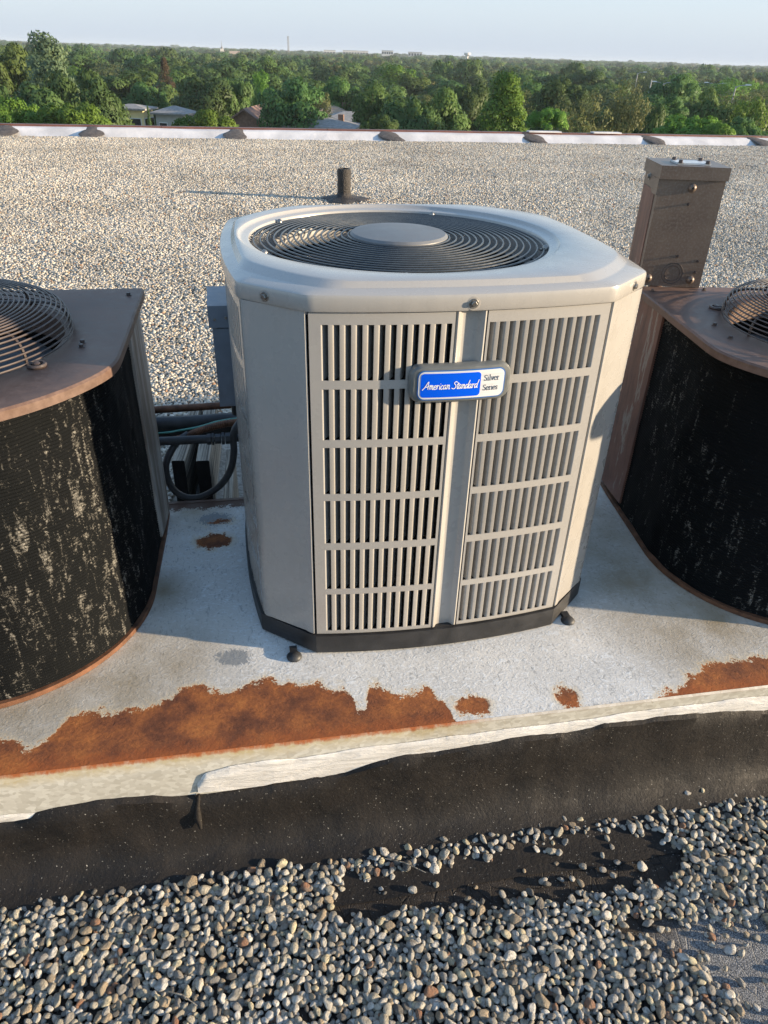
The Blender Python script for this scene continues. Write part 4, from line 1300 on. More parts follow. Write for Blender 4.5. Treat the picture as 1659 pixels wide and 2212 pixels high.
# ------------------------------------------------------------------ gravel
def pebble_mesh(name, seed, sub, mat, elong):
    import bmesh
    bm = bmesh.new()
    bmesh.ops.create_icosphere(bm, subdivisions=sub, radius=1.0)
    r = np.random.default_rng(seed)
    planes = [(Vector(r.normal(size=3)).normalized(), r.uniform(0.58, 0.90)) for _ in range(int(r.integers(6, 12)))]
    ks = [(Vector(r.normal(size=3)), r.uniform(0, 6)) for _ in range(4)]
    for v in bm.verts:
        n_ = v.co.normalized()
        rad_ = 1 + 0.10 * sum(math.sin(k.dot(n_) * 1.6 + ph) for k, ph in ks) / 2
        p = n_ * rad_
        for pn, d in planes:
            e = p.dot(pn) - d
            if e > 0:
                p -= pn * e * 0.82
        v.co = Vector((p.x * elong[0], p.y * elong[1], p.z * elong[2]))
    me = bpy.data.meshes.new(name)
    bm.to_mesh(me); bm.free()
    me.polygons.foreach_set('use_smooth', [True] * len(me.polygons))
    me.materials.append(mat)
    return me


def variants(prefix, n, sub, mat):
    c_ = bpy.data.collections.new(prefix)
    r = np.random.default_rng(len(prefix))
    ms = []
    for i in range(n):
        me = pebble_mesh(prefix, 100 + i, sub, mat, (1.0, r.uniform(0.68, 0.96), r.uniform(0.42, 0.66)))
        o = bpy.data.objects.new('%s_%02d' % (prefix, i), me)
        c_.objects.link(o); ms.append(me)
    return c_, ms


def scatter(name, pts, rot, scl, idx, coll):
    """one object whose geometry nodes put an instance of the collection on each point"""
    me = bpy.data.meshes.new(name)
    me.vertices.add(len(pts)); me.vertices.foreach_set('co', np.asarray(pts, np.float32).ravel())
    for nm, ty, dat in (('rot', 'FLOAT_VECTOR', rot), ('scl', 'FLOAT_VECTOR', scl)):
        a = me.attributes.new(nm, ty, 'POINT'); a.data.foreach_set('vector', np.asarray(dat, np.float32).ravel())
    a = me.attributes.new('idx', 'INT', 'POINT'); a.data.foreach_set('value', np.asarray(idx, np.int32).ravel())
    me.update()
    o = bpy.data.objects.new(name, me); COL.objects.link(o)
    ng = bpy.data.node_groups.new(name, 'GeometryNodeTree')
    ng.interface.new_socket('Geometry', in_out='INPUT', socket_type='NodeSocketGeometry')
    ng.interface.new_socket('Geometry', in_out='OUTPUT', socket_type='NodeSocketGeometry')
    N, L = ng.nodes, ng.links
    gi = N.new('NodeGroupInput'); go = N.new('NodeGroupOutput')
    mp = N.new('GeometryNodeMeshToPoints')
    ip = N.new('GeometryNodeInstanceOnPoints')
    ci = N.new('GeometryNodeCollectionInfo'); ci.inputs[0].default_value = coll
    ci.inputs[1].default_value = True; ci.inputs[2].default_value = True
    L.new(gi.outputs[0], mp.inputs[0]); L.new(mp.outputs[0], ip.inputs['Points'])
    L.new(ci.outputs[0], ip.inputs['Instance'])
    ip.inputs['Pick Instance'].default_value = True

    def attr(nm, ty):
        q = N.new('GeometryNodeInputNamedAttribute'); q.data_type = ty; q.inputs[0].default_value = nm
        return q.outputs[0]
    L.new(attr('idx', 'INT'), ip.inputs['Instance Index'])
    L.new(attr('scl', 'FLOAT_VECTOR'), ip.inputs['Scale'])
    er = N.new('FunctionNodeEulerToRotation')
    L.new(attr('rot', 'FLOAT_VECTOR'), er.inputs[0]); L.new(er.outputs[0], ip.inputs['Rotation'])
    L.new(ip.outputs[0], go.inputs[0])
    md = o.modifiers.new('scatter', 'NODES'); md.node_group = ng
    return o


NV = 14
near_c, near_m = variants('pebble_shape', NV, 3, M['pebble'])
far_c, far_m = variants('pebble_shape_far', NV, 1, M['pebble_far'])


def in_poly(x, y, P):
    P = np.array(P); c_ = np.zeros(len(x), bool)
    j = len(P) - 1
    for i in range(len(P)):
        a = (P[i, 1] > y) != (P[j, 1] > y)
        c_ ^= a & (x < (P[j, 0] - P[i, 0]) * (y - P[i, 1]) / (P[j, 1] - P[i, 1] + 1e-12) + P[i, 0])
        j = i
    return c_


BARE = [(0.03, 0.775), (0.119, 0.820), (0.249, 0.815), (0.348, 0.825), (0.442, 0.815), (0.533, 0.840), (0.648, 0.842), (0.752, 0.820), (0.80, 0.765), (0.73, 0.717), (0.598, 0.712), (0.412, 0.727), (0.233, 0.742), (0.107, 0.738)]
SAND = [(0.60, 0.655), (0.70, 0.650), (0.765, 0.635), (0.90, 0.610), (1.2, 0.55), (1.2, 0.2), (0.70, 0.20), (0.70, 0.44), (0.745, 0.49), (0.735, 0.555), (0.66, 0.60)]
BARE_Y0 = np.poly1d([0.0])
# two layers: a random bed, then stones kept apart
def edge_y(x):
    return np.interp(x, [-1.6, -0.56, -0.2, 0.2, 0.6, 1.08, 2.4], [0.870, 0.872, 0.885, 0.885, 0.890, 0.885, 0.89]) + 0.010 * vnoise(x, 41, 4, 8)


def near_keep(x, y, r):
    jx = x + 0.018 * vnoise(y, 51, 3, 40); jy = y + 0.016 * vnoise(x, 52, 3, 40)
    k = y < edge_y(x) - 0.012 * 0
    bare = in_poly(jx, jy, BARE)
    sand = in_poly(jx, jy, SAND)
    keep = np.where(bare, r < 0.05, np.where(sand, r < 0.16, True))
    return k & keep


P3, R3, S3 = [], [], []
n0 = 26000
x = RNG.uniform(-1.6, 2.2, n0); y = RNG.uniform(0.12, 0.92, n0); k = near_keep(x, y, RNG.uniform(0, 1, n0) * 2.2)
x, y = x[k], y[k]; n0 = len(x)
s = RNG.uniform(0.0050, 0.0090, n0)
P3.append(np.stack([x, y, s * 0.3], 1)); S3.append(s)
cell = {}
pts, ss = [], []
for _ in range(190000):
    xx = random.uniform(-1.6, 2.2); yv = random.uniform(0.12, 0.92)
    sz = min(0.0145, max(0.0050, random.gauss(0.0085, 0.0018)))
    gx, gy = int(xx / 0.024), int(yv / 0.024)
    ok = True
    for a in (-1, 0, 1):
        for b in (-1, 0, 1):
            for (qx, qy, qs) in cell.get((gx + a, gy + b), ()):
                if (qx - xx) ** 2 + (qy - yv) ** 2 < (0.70 * (qs + sz)) ** 2:
                    ok = False; break
            if not ok:
                break
        if not ok:
            break
    if ok:
        cell.setdefault((gx, gy), []).append((xx, yv, sz)); pts.append((xx, yv)); ss.append(sz)
pts = np.array(pts); ss = np.array(ss)
k = near_keep(pts[:, 0], pts[:, 1], RNG.uniform(0, 1, len(pts)))
pts, ss = pts[k], ss[k]
bare = in_poly(pts[:, 0], pts[:, 1], BARE) | in_poly(pts[:, 0], pts[:, 1], SAND)
edge_d = edge_y(pts[:, 0]) - pts[:, 1]
lift = np.where(bare | (edge_d < 0.012), 0.0, RNG.uniform(0.002, 0.006, len(pts)))
P3.append(np.stack([pts[:, 0], pts[:, 1], ss * 0.45 + lift], 1)); S3.append(ss)
P3 = np.concatenate(P3); S3 = np.concatenate(S3); n = len(P3)
rot = np.stack([RNG.normal(0, 0.28, n), RNG.normal(0, 0.28, n), RNG.uniform(0, 2 * PI, n)], 1)
scl = np.stack([S3 * RNG.uniform(0.95, 1.25, n), S3, S3 * RNG.uniform(0.85, 1.2, n)], 1)
o = scatter('foreground_gravel', P3, rot, scl, RNG.integers(0, NV, n), near_c)
tag(o, 'pale river pebbles spread in front of the platform', 'gravel', kind='stuff')
print('near pebbles', n)

# the wide roof behind
def far_patch(y0, y1, step, smin, smax):
    ys_ = np.arange(y0, y1, step * 0.87); out = []
    for j, y_ in enumerate(ys_):
        xs_ = np.arange(-0.36 * y_ - 1.3, 0.86 * y_ + 1.4, step) + (j % 2) * step / 2
        out.append(np.stack([xs_, np.full(len(xs_), y_)], 1))
    q = np.concatenate(out); q += RNG.uniform(-0.42, 0.42, q.shape) * step
    s_ = RNG.uniform(smin, smax, len(q))
    return q, s_


Q, S = [], []
for a in ((1.88, 4.2, 0.0150, 0.0085, 0.0145), (4.2, 8.0, 0.0185, 0.010, 0.0165), (8.0, 15.14, 0.0235, 0.012, 0.0195)):
    q, s_ = far_patch(*a); Q.append(q); S.append(s_)
Q = np.concatenate(Q); S = np.concatenate(S)
z = S * 0.35 + RNG.uniform(0, 0.006, len(S))
d_pipe = np.hypot(Q[:, 0] - 1.09, Q[:, 1] - 8.6)
k = (d_pipe > 0.20) & ~((np.abs(Q[:, 0] + 0.19) < 0.14) & (Q[:, 1] < 2.85) & (Q[:, 1] > 2.1)) & (Q[:, 1] < 15.10 + 0.04 * vnoise(Q[:, 0], 61, 3, 2))
Q, S, z = Q[k], S[k], z[k]; n = len(Q)
print('far pebbles', n)
rot = np.stack([RNG.normal(0, 0.45, n), RNG.normal(0, 0.45, n), RNG.uniform(0, 2 * PI, n)], 1)
o = scatter('roof_gravel', np.stack([Q[:, 0], Q[:, 1], z], 1), rot, np.stack([S * 1.1, S, S], 1), RNG.integers(0, NV, n), far_c)
tag(o, 'sunlit pale gravel covering the roof behind the units', 'gravel', kind='stuff')

LOOSE = [(0.876, 0.893, 0.0085, 'small pale pebble on the tar just above the gravel edge, left of a dark one'),
         (0.912, 0.896, 0.0095, 'small dark pebble lying on the tar just above the gravel edge at the right'),
         (0.581, 0.772, 0.0085, 'single pebble upper right of centre on the bare cracked tar'),
         (0.545, 0.808, 0.0080, 'half buried pebble at the top rim of the bare tar'),
         (0.562, 0.738, 0.0090, 'round pebble low in the middle of the bare cracked tar'),
         (0.700, 0.752, 0.0105, 'angular pebble at the right end of the bare tar patch'),
         (0.402, 0.742, 0.0085, 'lone pebble left of centre on the bare cracked tar'),
         (0.655, 0.770, 0.0070, 'little pebble right of centre on the bare cracked tar')]
for i, (x, y, s_, lb) in enumerate(LOOSE):
    o = link('loose_pebble', near_m[(i * 5) % NV]); s_ *= 1.05
    o.location = (x, y, s_ * 0.55 + (0.014 if y > 0.88 else 0.002)); o.scale = (s_ * 1.1, s_, s_); o.rotation_euler = (0.2, 0.1, i * 1.3)
    tag(o, lb, 'pebble', 'loose pebbles on bare tar')

for i, (x0, y0, x1, y1, lb) in enumerate(((0.185, 0.842, 0.262, 0.800, 'thin dry twig lying on the pebbles at the left end of the bare tar'), (-0.22, 0.66, -0.17, 0.63, 'short dry twig among the foreground pebbles at the lower left'))):
    m = MB(); m.tube([(x0, y0, 0.021), ((x0 + x1) / 2, (y0 + y1) / 2 + 0.004, 0.024), (x1, y1, 0.020)], [0.0012, 0.0015, 0.0008], 6)
    tag(m.obj('twig', M['lumber'], None, True), lb, 'twig')

# ------------------------------------------------------------------ trees
TOPZ = {'round': 0.6, 'low': 0.2, 'tall': 0.9, 'cone': 0.5}


def crown_mesh(name, seed, blobs, leaves, leaf, mat, shape='round'):
    """unit crown: radius about 1, height 0..1.6; leaf faces on the shells of overlapping clumps"""
    r = np.random.default_rng(seed)
    C, Rb = [], []
    for i in range(blobs):
        if shape == 'cone':
            h = r.uniform(0.0, 1.0); rr = (1 - h) * 0.75 * math.sqrt(r.uniform(0, 1)); z = 0.1 + h * 1.9; rb = 0.16 + 0.16 * (1 - h)
        elif shape == 'tall':
            h = r.uniform(0, 1); rr = 0.62 * math.sqrt(r.uniform(0.05, 1)) * math.sin(PI * min(0.92, 0.22 + h * 0.75)); z = 0.25 + h * 1.9; rb = r.uniform(0.18, 0.36)
        elif shape == 'low':
            rr = 0.85 * math.sqrt(r.uniform(0, 1)); z = 0.25 + 0.75 * math.sqrt(max(0, 1 - rr * rr)) * r.uniform(0.3, 1.0); rb = r.uniform(0.16, 0.28)
        else:
            rr = 0.80 * math.sqrt(r.uniform(0, 1)); z = 0.75 + 0.72 * math.sqrt(max(0, 1 - rr * rr)) * r.uniform(-0.85, 1.0); rb = r.uniform(0.20, 0.42)
        a = r.uniform(0, 2 * PI)
        C.append((rr * math.cos(a), rr * math.sin(a), z)); Rb.append(rb)
    C = np.array(C); Rb = np.array(Rb)
    n = leaves
    b = r.choice(blobs, n, p=Rb ** 2 / (Rb ** 2).sum())
    d = r.normal(size=(n, 3)); d /= np.linalg.norm(d, axis=1)[:, None]
    d[:, 2] = np.where(d[:, 2] < -0.3, -d[:, 2], d[:, 2])
    d /= np.linalg.norm(d, axis=1)[:, None]
    pos = C[b] + d * Rb[b][:, None] * r.uniform(0.72, 1.08, n)[:, None] * np.array([1, 1, 0.8])
    nrm = d + r.normal(0, 0.55, (n, 3)); nrm /= np.linalg.norm(nrm, axis=1)[:, None]
    t_ = np.cross(nrm, r.normal(size=(n, 3))); t_ /= np.linalg.norm(t_, axis=1)[:, None]
    u_ = np.cross(nrm, t_)
    s_ = leaf * r.uniform(0.6, 1.3, n)[:, None]
    V = np.stack([pos + t_ * s_, pos + u_ * s_ * 0.55, pos - t_ * s_, pos - u_ * s_ * 0.55], 1).reshape(-1, 3)
    Fq = np.arange(4 * n).reshape(n, 4)
    me = bpy.data.meshes.new(name)
    me.vertices.add(4 * n); me.vertices.foreach_set('co', V.astype(np.float32).ravel())
    me.loops.add(4 * n); me.loops.foreach_set('vertex_index', Fq.ravel().astype(np.int32))
    me.polygons.add(n); me.polygons.foreach_set('loop_start', np.arange(0, 4 * n, 4, dtype=np.int32))
    try:
        me.polygons.foreach_set('loop_total', np.full(n, 4, np.int32))
    except Exception:
        pass
    me.update(calc_edges=True); me.validate()
    me.materials.append(mat)
    # clumps shade as soft volumes: vertex normals lean away from each clump's centre
    cen = np.array([0, 0, TOPZ.get(shape, 0.8)]); out = pos - cen; out /= np.linalg.norm(out, axis=1)[:, None] + 1e-6
    nn_ = d * 0.9 + out * 0.8 + nrm * 0.22 + np.array([0, 0, 0.25])
    nn_ /= np.linalg.norm(nn_, axis=1)[:, None]
    me.normals_split_custom_set_from_vertices(np.repeat(nn_, 4, axis=0).tolist())
    return me


def trunk_mesh(name, seed, h=1.0):
    r = np.random.default_rng(seed); m = MB()
    m.tube([(0, 0, 0), (0.01, 0, 0.4), (0.0, 0.02, 0.8), (0.02, 0, 1.3)], [0.07, 0.055, 0.045, 0.02], 7)
    for k in range(6):
        a = r.uniform(0, 2 * PI); z = r.uniform(0.45, 0.95); e = r.uniform(0.35, 0.6)
        m.tube([(0, 0, z), (0.5 * e * math.cos(a), 0.5 * e * math.sin(a), z + 0.18), (e * math.cos(a), e * math.sin(a), z + 0.45)], [0.032, 0.022, 0.008], 5)
    return m.mesh(name, M['bark'], True)


KINDS = {}
for kd, shape, mat, blobs, leaves, leaf, nvar in (
        ('oak', 'round', 'leaf_dark', 40, 11000, 0.046, 3), ('maple', 'round', 'leaf_mid', 42, 11000, 0.046, 3), ('olive', 'round', 'leaf_olive', 60, 8000, 0.030, 2),
        ('lime', 'low', 'leaf_bright', 50, 8500, 0.036, 2), ('poplar', 'tall', 'leaf_bright', 60, 9000, 0.038, 1), ('cottonwood', 'tall', 'leaf_grey', 44, 6500, 0.040, 1),
        ('spruce', 'cone', 'leaf_dark', 60, 6000, 0.036, 1), ('light', 'round', 'leaf_bright', 44, 7500, 0.040, 1), ('larch', 'cone', 'leaf_brown', 60, 6000, 0.034, 1), ('bush', 'low', 'leaf_dark', 44, 7000, 0.040, 1)):
    KINDS[kd] = [crown_mesh('crown_' + kd, 17 * i + len(kd) * 3 + 5, blobs, leaves, leaf, M[mat], shape) for i in range(nvar)]
TOP = {'oak': 1.72, 'maple': 1.72, 'olive': 1.72, 'lime': 1.18, 'poplar': 2.4, 'cottonwood': 2.4, 'spruce': 2.15, 'light': 1.72, 'larch': 2.15, 'bush': 1.18}
TRUNKS = [trunk_mesh('trunk', i) for i in range(3)]
NTREE = [0]


def tree(u, vtop, width, dist, kd, label, group=None, name=None):
    """crown centre column u, top row vtop and width in photo pixels, at the given distance"""
    p = at(u, vtop, dist)
    r_ = ray(u, vtop); L_ = math.hypot(r_[0], r_[1])
    wid = width * dist / (F_ * 1.02)
    h = p.z - GROUND_Z
    i = NTREE[0]; NTREE[0] += 1
    nm = name or {'spruce': 'conifer_tree', 'larch': 'conifer_tree', 'poplar': 'poplar_tree', 'cottonwood': 'cottonwood_tree', 'lime': 'bright_shrub_tree', 'bush': 'shrub'}.get(kd, 'broadleaf_tree')
    t_ = thing(nm, label, 'tree' if kd != 'bush' else 'shrub', (p.x, p.y, GROUND_Z), (i * 2.399) % 6.28, group)
    me = KINDS[kd][i % len(KINDS[kd])]
    c_ = link('crown', me, t_)
    R_ = wid / 2
    ch = min(h * 0.97, max(R_ * (1.9 if kd in ('poplar', 'cottonwood', 'spruce', 'larch') else 1.45), h * 0.62)) if kd not in ('lime', 'bush') else min(h, R_ * 1.25)
    sz = ch / TOP[kd]
    c_.scale = (R_ * 0.95, R_ * random.uniform(0.88, 1.05), sz)
    c_.location = (0, 0, h - ch)
    q = link('trunk', TRUNKS[i % 3], t_)
    hs = (h - ch * 0.35) / 1.0
    q.scale = (max(1.6, R_ * 0.62), max(1.6, R_ * 0.62), (h - ch * 0.42) / 1.42)
    return t_


T_ = [  # u, top, width, distance, kind, label
    (85, 50, 140, 92, 'cottonwood', 'tallest tree, airy grey green cottonwood at the far left rising above the skyline'),
    (10, 92, 110, 110, 'maple', 'green tree cut by the left frame edge beside the tall cottonwood'),
    (40, 160, 190, 78, 'oak', 'broad dark green tree below the tall cottonwood at the left'),
    (176, 133, 150, 80, 'oak', 'big rounded dark oak just left of the yellow house'),
    (30, 207, 130, 66, 'lime', 'bright green low tree in the far left corner above the parapet'),
    (150, 213, 150, 64, 'lime', 'bright green low tree above the parapet left of the yellow house'),
    (310, 168, 90, 118, 'oak', 'dark tree directly behind the yellow house'),
    (318, 225, 26, 92, 'spruce', 'small dark conifer standing against the front of the yellow house'),
    (352, 118, 70, 150, 'larch', 'brownish layered conifer in the wood above the grey roofed house'),
    (438, 156, 135, 112, 'oak', 'rounded dark oak behind the lime green shrub tree'),
    (440, 234, 128, 70, 'lime', 'vivid lime green mound of a tree above the parapet left of the gable house'),
    (500, 143, 85, 112, 'maple', 'tree right behind the shoulder of the rounded dark oak'),
    (568, 142, 56, 130, 'light', 'small light green tree standing out in the middle of the wood'),
    (636, 166, 150, 92, 'oak', 'large dark spreading tree right of the gable house'),
    (690, 190, 60, 100, 'olive', 'olive tinted tree at the right shoulder of the large spreading tree'),
    (745, 160, 95, 120, 'maple', 'mid green tree above the row of brown roofs'),
    (812, 176, 120, 96, 'maple', 'tree right of the brown roofs with a yellowish green crown'),
    (880, 196, 150, 84, 'oak', 'dark green tree above the parapet left of the bright poplar'),
    (820, 247, 90, 66, 'bush', 'low dark shrub peeping over the parapet right of the brown roofs'),
    (950, 188, 130, 88, 'maple', 'mid green tree immediately left of the bright poplar'),
    (1095, 152, 150, 80, 'poplar', 'bright yellow green poplar, the brightest tree right of centre'),
    (1185, 228, 90, 70, 'lime', 'bright green bush at the right foot of the poplar'),
    (1265, 188, 145, 82, 'olive', 'dusty olive willow like tree right of the poplar'),
    (1372, 172, 115, 86, 'olive', 'pale olive tree with a ragged top left of the tall lamp'),
    (1225, 160, 120, 120, 'oak', 'dark tree behind the dusty olive one'),
    (1415, 222, 70, 76, 'oak', 'small dark tree at the right foot of the pale olive tree'),
    (1448, 208, 78, 90, 'bush', 'round dark bush below the pair of lamps'),
    (1500, 240, 150, 70, 'lime', 'light green low tree above the parapet below the curved lamp'),
    (1545, 190, 90, 96, 'maple', 'mid green tree left of the curved lamp'),
    (1620, 196, 95, 96, 'light', 'light green tree at the right edge beside the curved lamp'),
    (1615, 252, 120, 72, 'bush', 'dark low tree in the right corner above the parapet'),
    (1465, 160, 100, 130, 'oak', 'dark tree between the two distant lamps'),
    (1015, 170, 90, 110, 'oak', 'dark tree peeking between the bright poplar and its left neighbour'),
    (1560, 262, 60, 68, 'lime', 'small yellow green bush beside the dark low tree at the right'),
]
for a in T_:
    tree(*a)
HZ = lambda u: 110 + (u - 829.5) * 0.033 + 10          # horizon row of the photo at column u
G1 = 'trees in the near rows of the wood'
G2 = 'trees in the middle rows of the wood'
r3 = random.Random(4)
for row, (dist, drop, step, grp, lb) in enumerate((
        (118, 76, 105, G1, 'full green tree in the near rows of the wood beyond the roof'),
        (150, 54, 100, G1, 'full green tree in the near rows of the wood beyond the roof'),
        (190, 38, 86, G2, 'green tree crown in the middle rows of the wood'),
        (240, 24, 72, G2, 'green tree crown in the middle rows of the wood'))):
    u = -60 + row * 23
    while u < 1740:
        kd = r3.choice(['oak', 'oak', 'maple', 'maple', 'oak', 'olive', 'light', 'maple', 'oak', 'maple', 'oak'])
        uu = u + r3.uniform(-14, 14)
        if not (dist < 140 and (225 < uu < 430 or 500 < uu < 590 or 690 < uu < 800)):
            tree(uu, HZ(uu) + drop + r3.uniform(-16, 14), step * r3.uniform(1.05, 1.75), dist * r3.uniform(0.93, 1.08), kd, lb, grp)
        u += step * r3.uniform(0.7, 1.1)

# the far wood, one mass out to the horizon
fw = bpy.data.collections.new('far_crown_shapes')
for i, (mat, sh_) in enumerate((('leaf_dark', 'round'), ('leaf_mid', 'round'), ('leaf_dark', 'round'), ('leaf_olive', 'round'), ('leaf_mid', 'round'))):
    fw.objects.link(bpy.data.objects.new('far_crown_%d' % i, crown_mesh('far_crown', 300 + i, 34, 2600, 0.075, M[mat], sh_)))
PT, SCL = [], []
for d0, d1, sp in ((275, 420, 10.5), (420, 800, 13), (800, 1700, 20), (1700, 3400, 38)):
    d_ = d0
    while d_ < d1:
        nA = int(d_ * 1.30 / sp)
        az = np.linspace(rad(-28), rad(48), nA) + RNG.uniform(-0.4, 0.4, nA) * rad(76) / max(nA, 1)
        dd = d_ + RNG.uniform(-0.4, 0.4, nA) * sp
        PT.append(np.stack([dd * np.sin(az), dd * np.cos(az), np.zeros(nA)], 1))
        SCL.append(np.full(nA, sp / 8.5))
        d_ += sp * 0.95
PT = np.concatenate(PT); SCL = np.concatenate(SCL); n = len(PT)
hh = RNG.normal(0, 1.9, n) + 12.0 + 1.6 * np.sin(PT[:, 0] / 90.) * np.cos(PT[:, 1] / 130.)
rise = np.clip((np.hypot(PT[:, 0], PT[:, 1]) - 500) / 2500., 0, 1) * 9.0
PT[:, 2] = GROUND_Z + rise
wd = RNG.uniform(4.8, 8.6, n) * (0.7 + 0.3 * SCL)
o = scatter('far_wood', PT, np.stack([np.zeros(n), np.zeros(n), RNG.uniform(0, 6.28, n)], 1), np.stack([wd, wd, hh / 1.72], 1), RNG.integers(0, 5, n), fw)
tag(o, 'dark green wood stretching away to the horizon', 'wood', kind='stuff')
print('far crowns', n, 'trees', NTREE[0])
m = MB()
m.rings([[(r * math.sin(a), r * math.cos(a), z) for a in np.linspace(rad(-40), rad(60), 60)] for r, z in ((480, GROUND_Z - 0.02), (3000, GROUND_Z + 9.0), (3400, GROUND_Z + 9.5), (3600, GROUND_Z - 1))], False)
tag(m.obj('distant_rise', M['lawn'], None, True), kind='structure')

# ------------------------------------------------------------------ houses
M['wall_yellow'] = simple('pale_yellow_wall', (0.78, 0.66, 0.36), 0.8, var=0.08, scale=2)
M['wall_grey'] = simple('grey_siding', (0.42, 0.42, 0.40), 0.8, var=0.1, scale=2)
M['wall_brick'] = simple('brick_wall', (0.24, 0.14, 0.10), 0.85, var=0.25, scale=5)
M['roof_grey'] = simple('grey_shingles', (0.26, 0.255, 0.25), 0.9, var=0.25, scale=3)
M['roof_brown'] = simple('brown_shingles', (0.21, 0.13, 0.10), 0.9, var=0.25, scale=3)
M['roof_tan'] = simple('tan_shingles', (0.36, 0.27, 0.20), 0.9, var=0.2, scale=3)
M['glass'] = NT('dark_window').done((0.02, 0.025, 0.03), 0.1)
M['trim'] = simple('white_trim', (0.7, 0.7, 0.68), 0.6, var=0.05)
M['pale_far'] = simple('pale_concrete', (0.62, 0.60, 0.56), 0.8, var=0.08, scale=0.3)
M['mast'] = simple('grey_mast', (0.2, 0.2, 0.21), 0.6)
M['metal_far'] = simple('galvanised_pole', (0.34, 0.35, 0.36), 0.4, 0.3, var=0.05)


def house(u, vtop, dist, w, d, wall_h, roof_h, rz, kind, wall, roof_m, label, name='house', storeys=2, ww=1.0):
    p = at(u, vtop, dist)
    base = GROUND_Z; top = p.z; eave = top - roof_h
    t_ = thing(name, label, 'house', (p.x, p.y, base), rz)
    H = eave - base
    MB().box(-w / 2, w / 2, -d / 2, d / 2, 0, H).obj('wall', wall, t_)
    o_ = 0.5
    m = MB()
    if kind == 'hip':
        rl = max(0.2, (w - d) / 2 if w > d else 0.2)
        m.add([(-w / 2 - o_, -d / 2 - o_, H - .02), (w / 2 + o_, -d / 2 - o_, H - .02), (w / 2 + o_, d / 2 + o_, H - .02), (-w / 2 - o_, d / 2 + o_, H - .02),
               (-w / 2 - o_, -d / 2 - o_, H + 0.15), (w / 2 + o_, -d / 2 - o_, H + 0.15), (w / 2 + o_, d / 2 + o_, H + 0.15), (-w / 2 - o_, d / 2 + o_, H + 0.15),
               (-rl, 0, H + roof_h), (rl, 0, H + roof_h)],
              [(3, 2, 1, 0), (0, 1, 5, 4), (1, 2, 6, 5), (2, 3, 7, 6), (3, 0, 4, 7), (4, 5, 9, 8), (5, 6, 9), (6, 7, 8, 9), (7, 4, 8)])
    elif kind == 'gable':                            # gable faces the roof
        for s_ in (-1, 1):
            m.add([(0, -d / 2 - o_, H + roof_h), (0, d / 2 + o_, H + roof_h), (s_ * (w / 2 + o_), d / 2 + o_, H - 0.25), (s_ * (w / 2 + o_), -d / 2 - o_, H - 0.25),
                   (0, -d / 2 - o_, H + roof_h - .2), (0, d / 2 + o_, H + roof_h - .2), (s_ * (w / 2 + o_), d / 2 + o_, H - 0.45), (s_ * (w / 2 + o_), -d / 2 - o_, H - 0.45)],
                  [(0, 1, 2, 3), (7, 6, 5, 4), (0, 3, 7, 4), (1, 5, 6, 2), (3, 2, 6, 7)])
        g_ = MB(); g_.add([(-w / 2, -d / 2, H), (w / 2, -d / 2, H), (0, -d / 2, H + roof_h - 0.22), (-w / 2, d / 2, H), (w / 2, d / 2, H), (0, d / 2, H + roof_h - .22)],
                          [(0, 1, 2), (5, 4, 3), (1, 4, 5, 2), (3, 0, 2, 5)])
        g_.obj('gable', wall, t_)
    else:
        m.box(-w / 2 - o_, w / 2 + o_, -d / 2 - o_, d / 2 + o_, H, H + 0.3)
    rf = m.obj('roof', roof_m, t_)
    if kind != 'flat' and w > 4.9:
        m = MB(); m.box(w * 0.22, w * 0.22 + 0.6, 0.2, 0.8, H + 0.2, H + roof_h + 0.3); m.obj('chimney', M['wall_brick'], rf)
    wm = MB().box(-0.5 * ww, 0.5 * ww, -0.06, 0.04, 0, 1.3).mesh('window', M['trim'])
    gm = MB().box(-0.42 * ww, 0.42 * ww, -0.085, -0.06, 0.08, 1.22).mesh('pane', M['glass'])
    for st in range(storeys):
        z = H - 2.1 - 2.7 * st
        nW = max(2, int(w / 2.6))
        for i in range(nW):
            for (xx, yy_, rr) in ((-w / 2 + w * (i + 0.5) / nW, -d / 2, 0),):
                q = link('window', wm, t_); q.location = (xx, yy_, z); q.rotation_euler = (0, 0, rr)
                g2 = link('pane', gm, q)
        for i in range(2):
            q = link('window', wm, t_); q.location = (w / 2, -d / 2 + d * (i + 0.5) / 2, z); q.rotation_euler = (0, 0, PI / 2)
            g2 = link('pane', gm, q)
            q = link('window', wm, t_); q.location = (-w / 2, -d / 2 + d * (i + 0.5) / 2, z); q.rotation_euler = (0, 0, -PI / 2)
            g2 = link('pane', gm, q)
    return t_


house(284, 224, 98, 3.6, 3, 6, 0.5, rad(-16), 'hip', M['wall_yellow'], M['roof_grey'], 'pale yellow two storey house between the big oak and the grey roofed house', ww=1.3)
house(376, 228, 96, 3.3, 3, 6, 0.8, rad(-20), 'hip', M['wall_grey'], M['roof_grey'], 'small house with a grey hipped roof left of the lime green tree')
house(546, 229, 100, 5.6, 9, 6, 1.9, rad(-14), 'gable', M['wall_brick'], M['roof_brown'], 'brick house with a brown gable roof facing the parapet')
house(718, 226, 118, 6.0, 7, 6, 1.3, rad(-10), 'hip', M['wall_brick'], M['roof_tan'], 'house with a tan hipped roof at the left of the brown roof cluster')
house(752, 240, 106, 8.0, 7, 6, 1.3, rad(-6), 'hip', M['wall_brick'], M['roof_grey'], 'low house with a dark grey roof in front of the tan roofed one', storeys=1)
house(790, 238, 122, 5.0, 5, 6, 0.9, rad(6), 'hip', M['wall_grey'], M['roof_brown'], 'house with a brown hipped roof at the right of the roof cluster', storeys=1)
house(700, 253, 92, 7.0, 6, 5, 0.9, rad(-16), 'hip', M['wall_brick'], M['roof_grey'], 'nearest low dark roof just above the parapet right of the spreading tree', storeys=1)

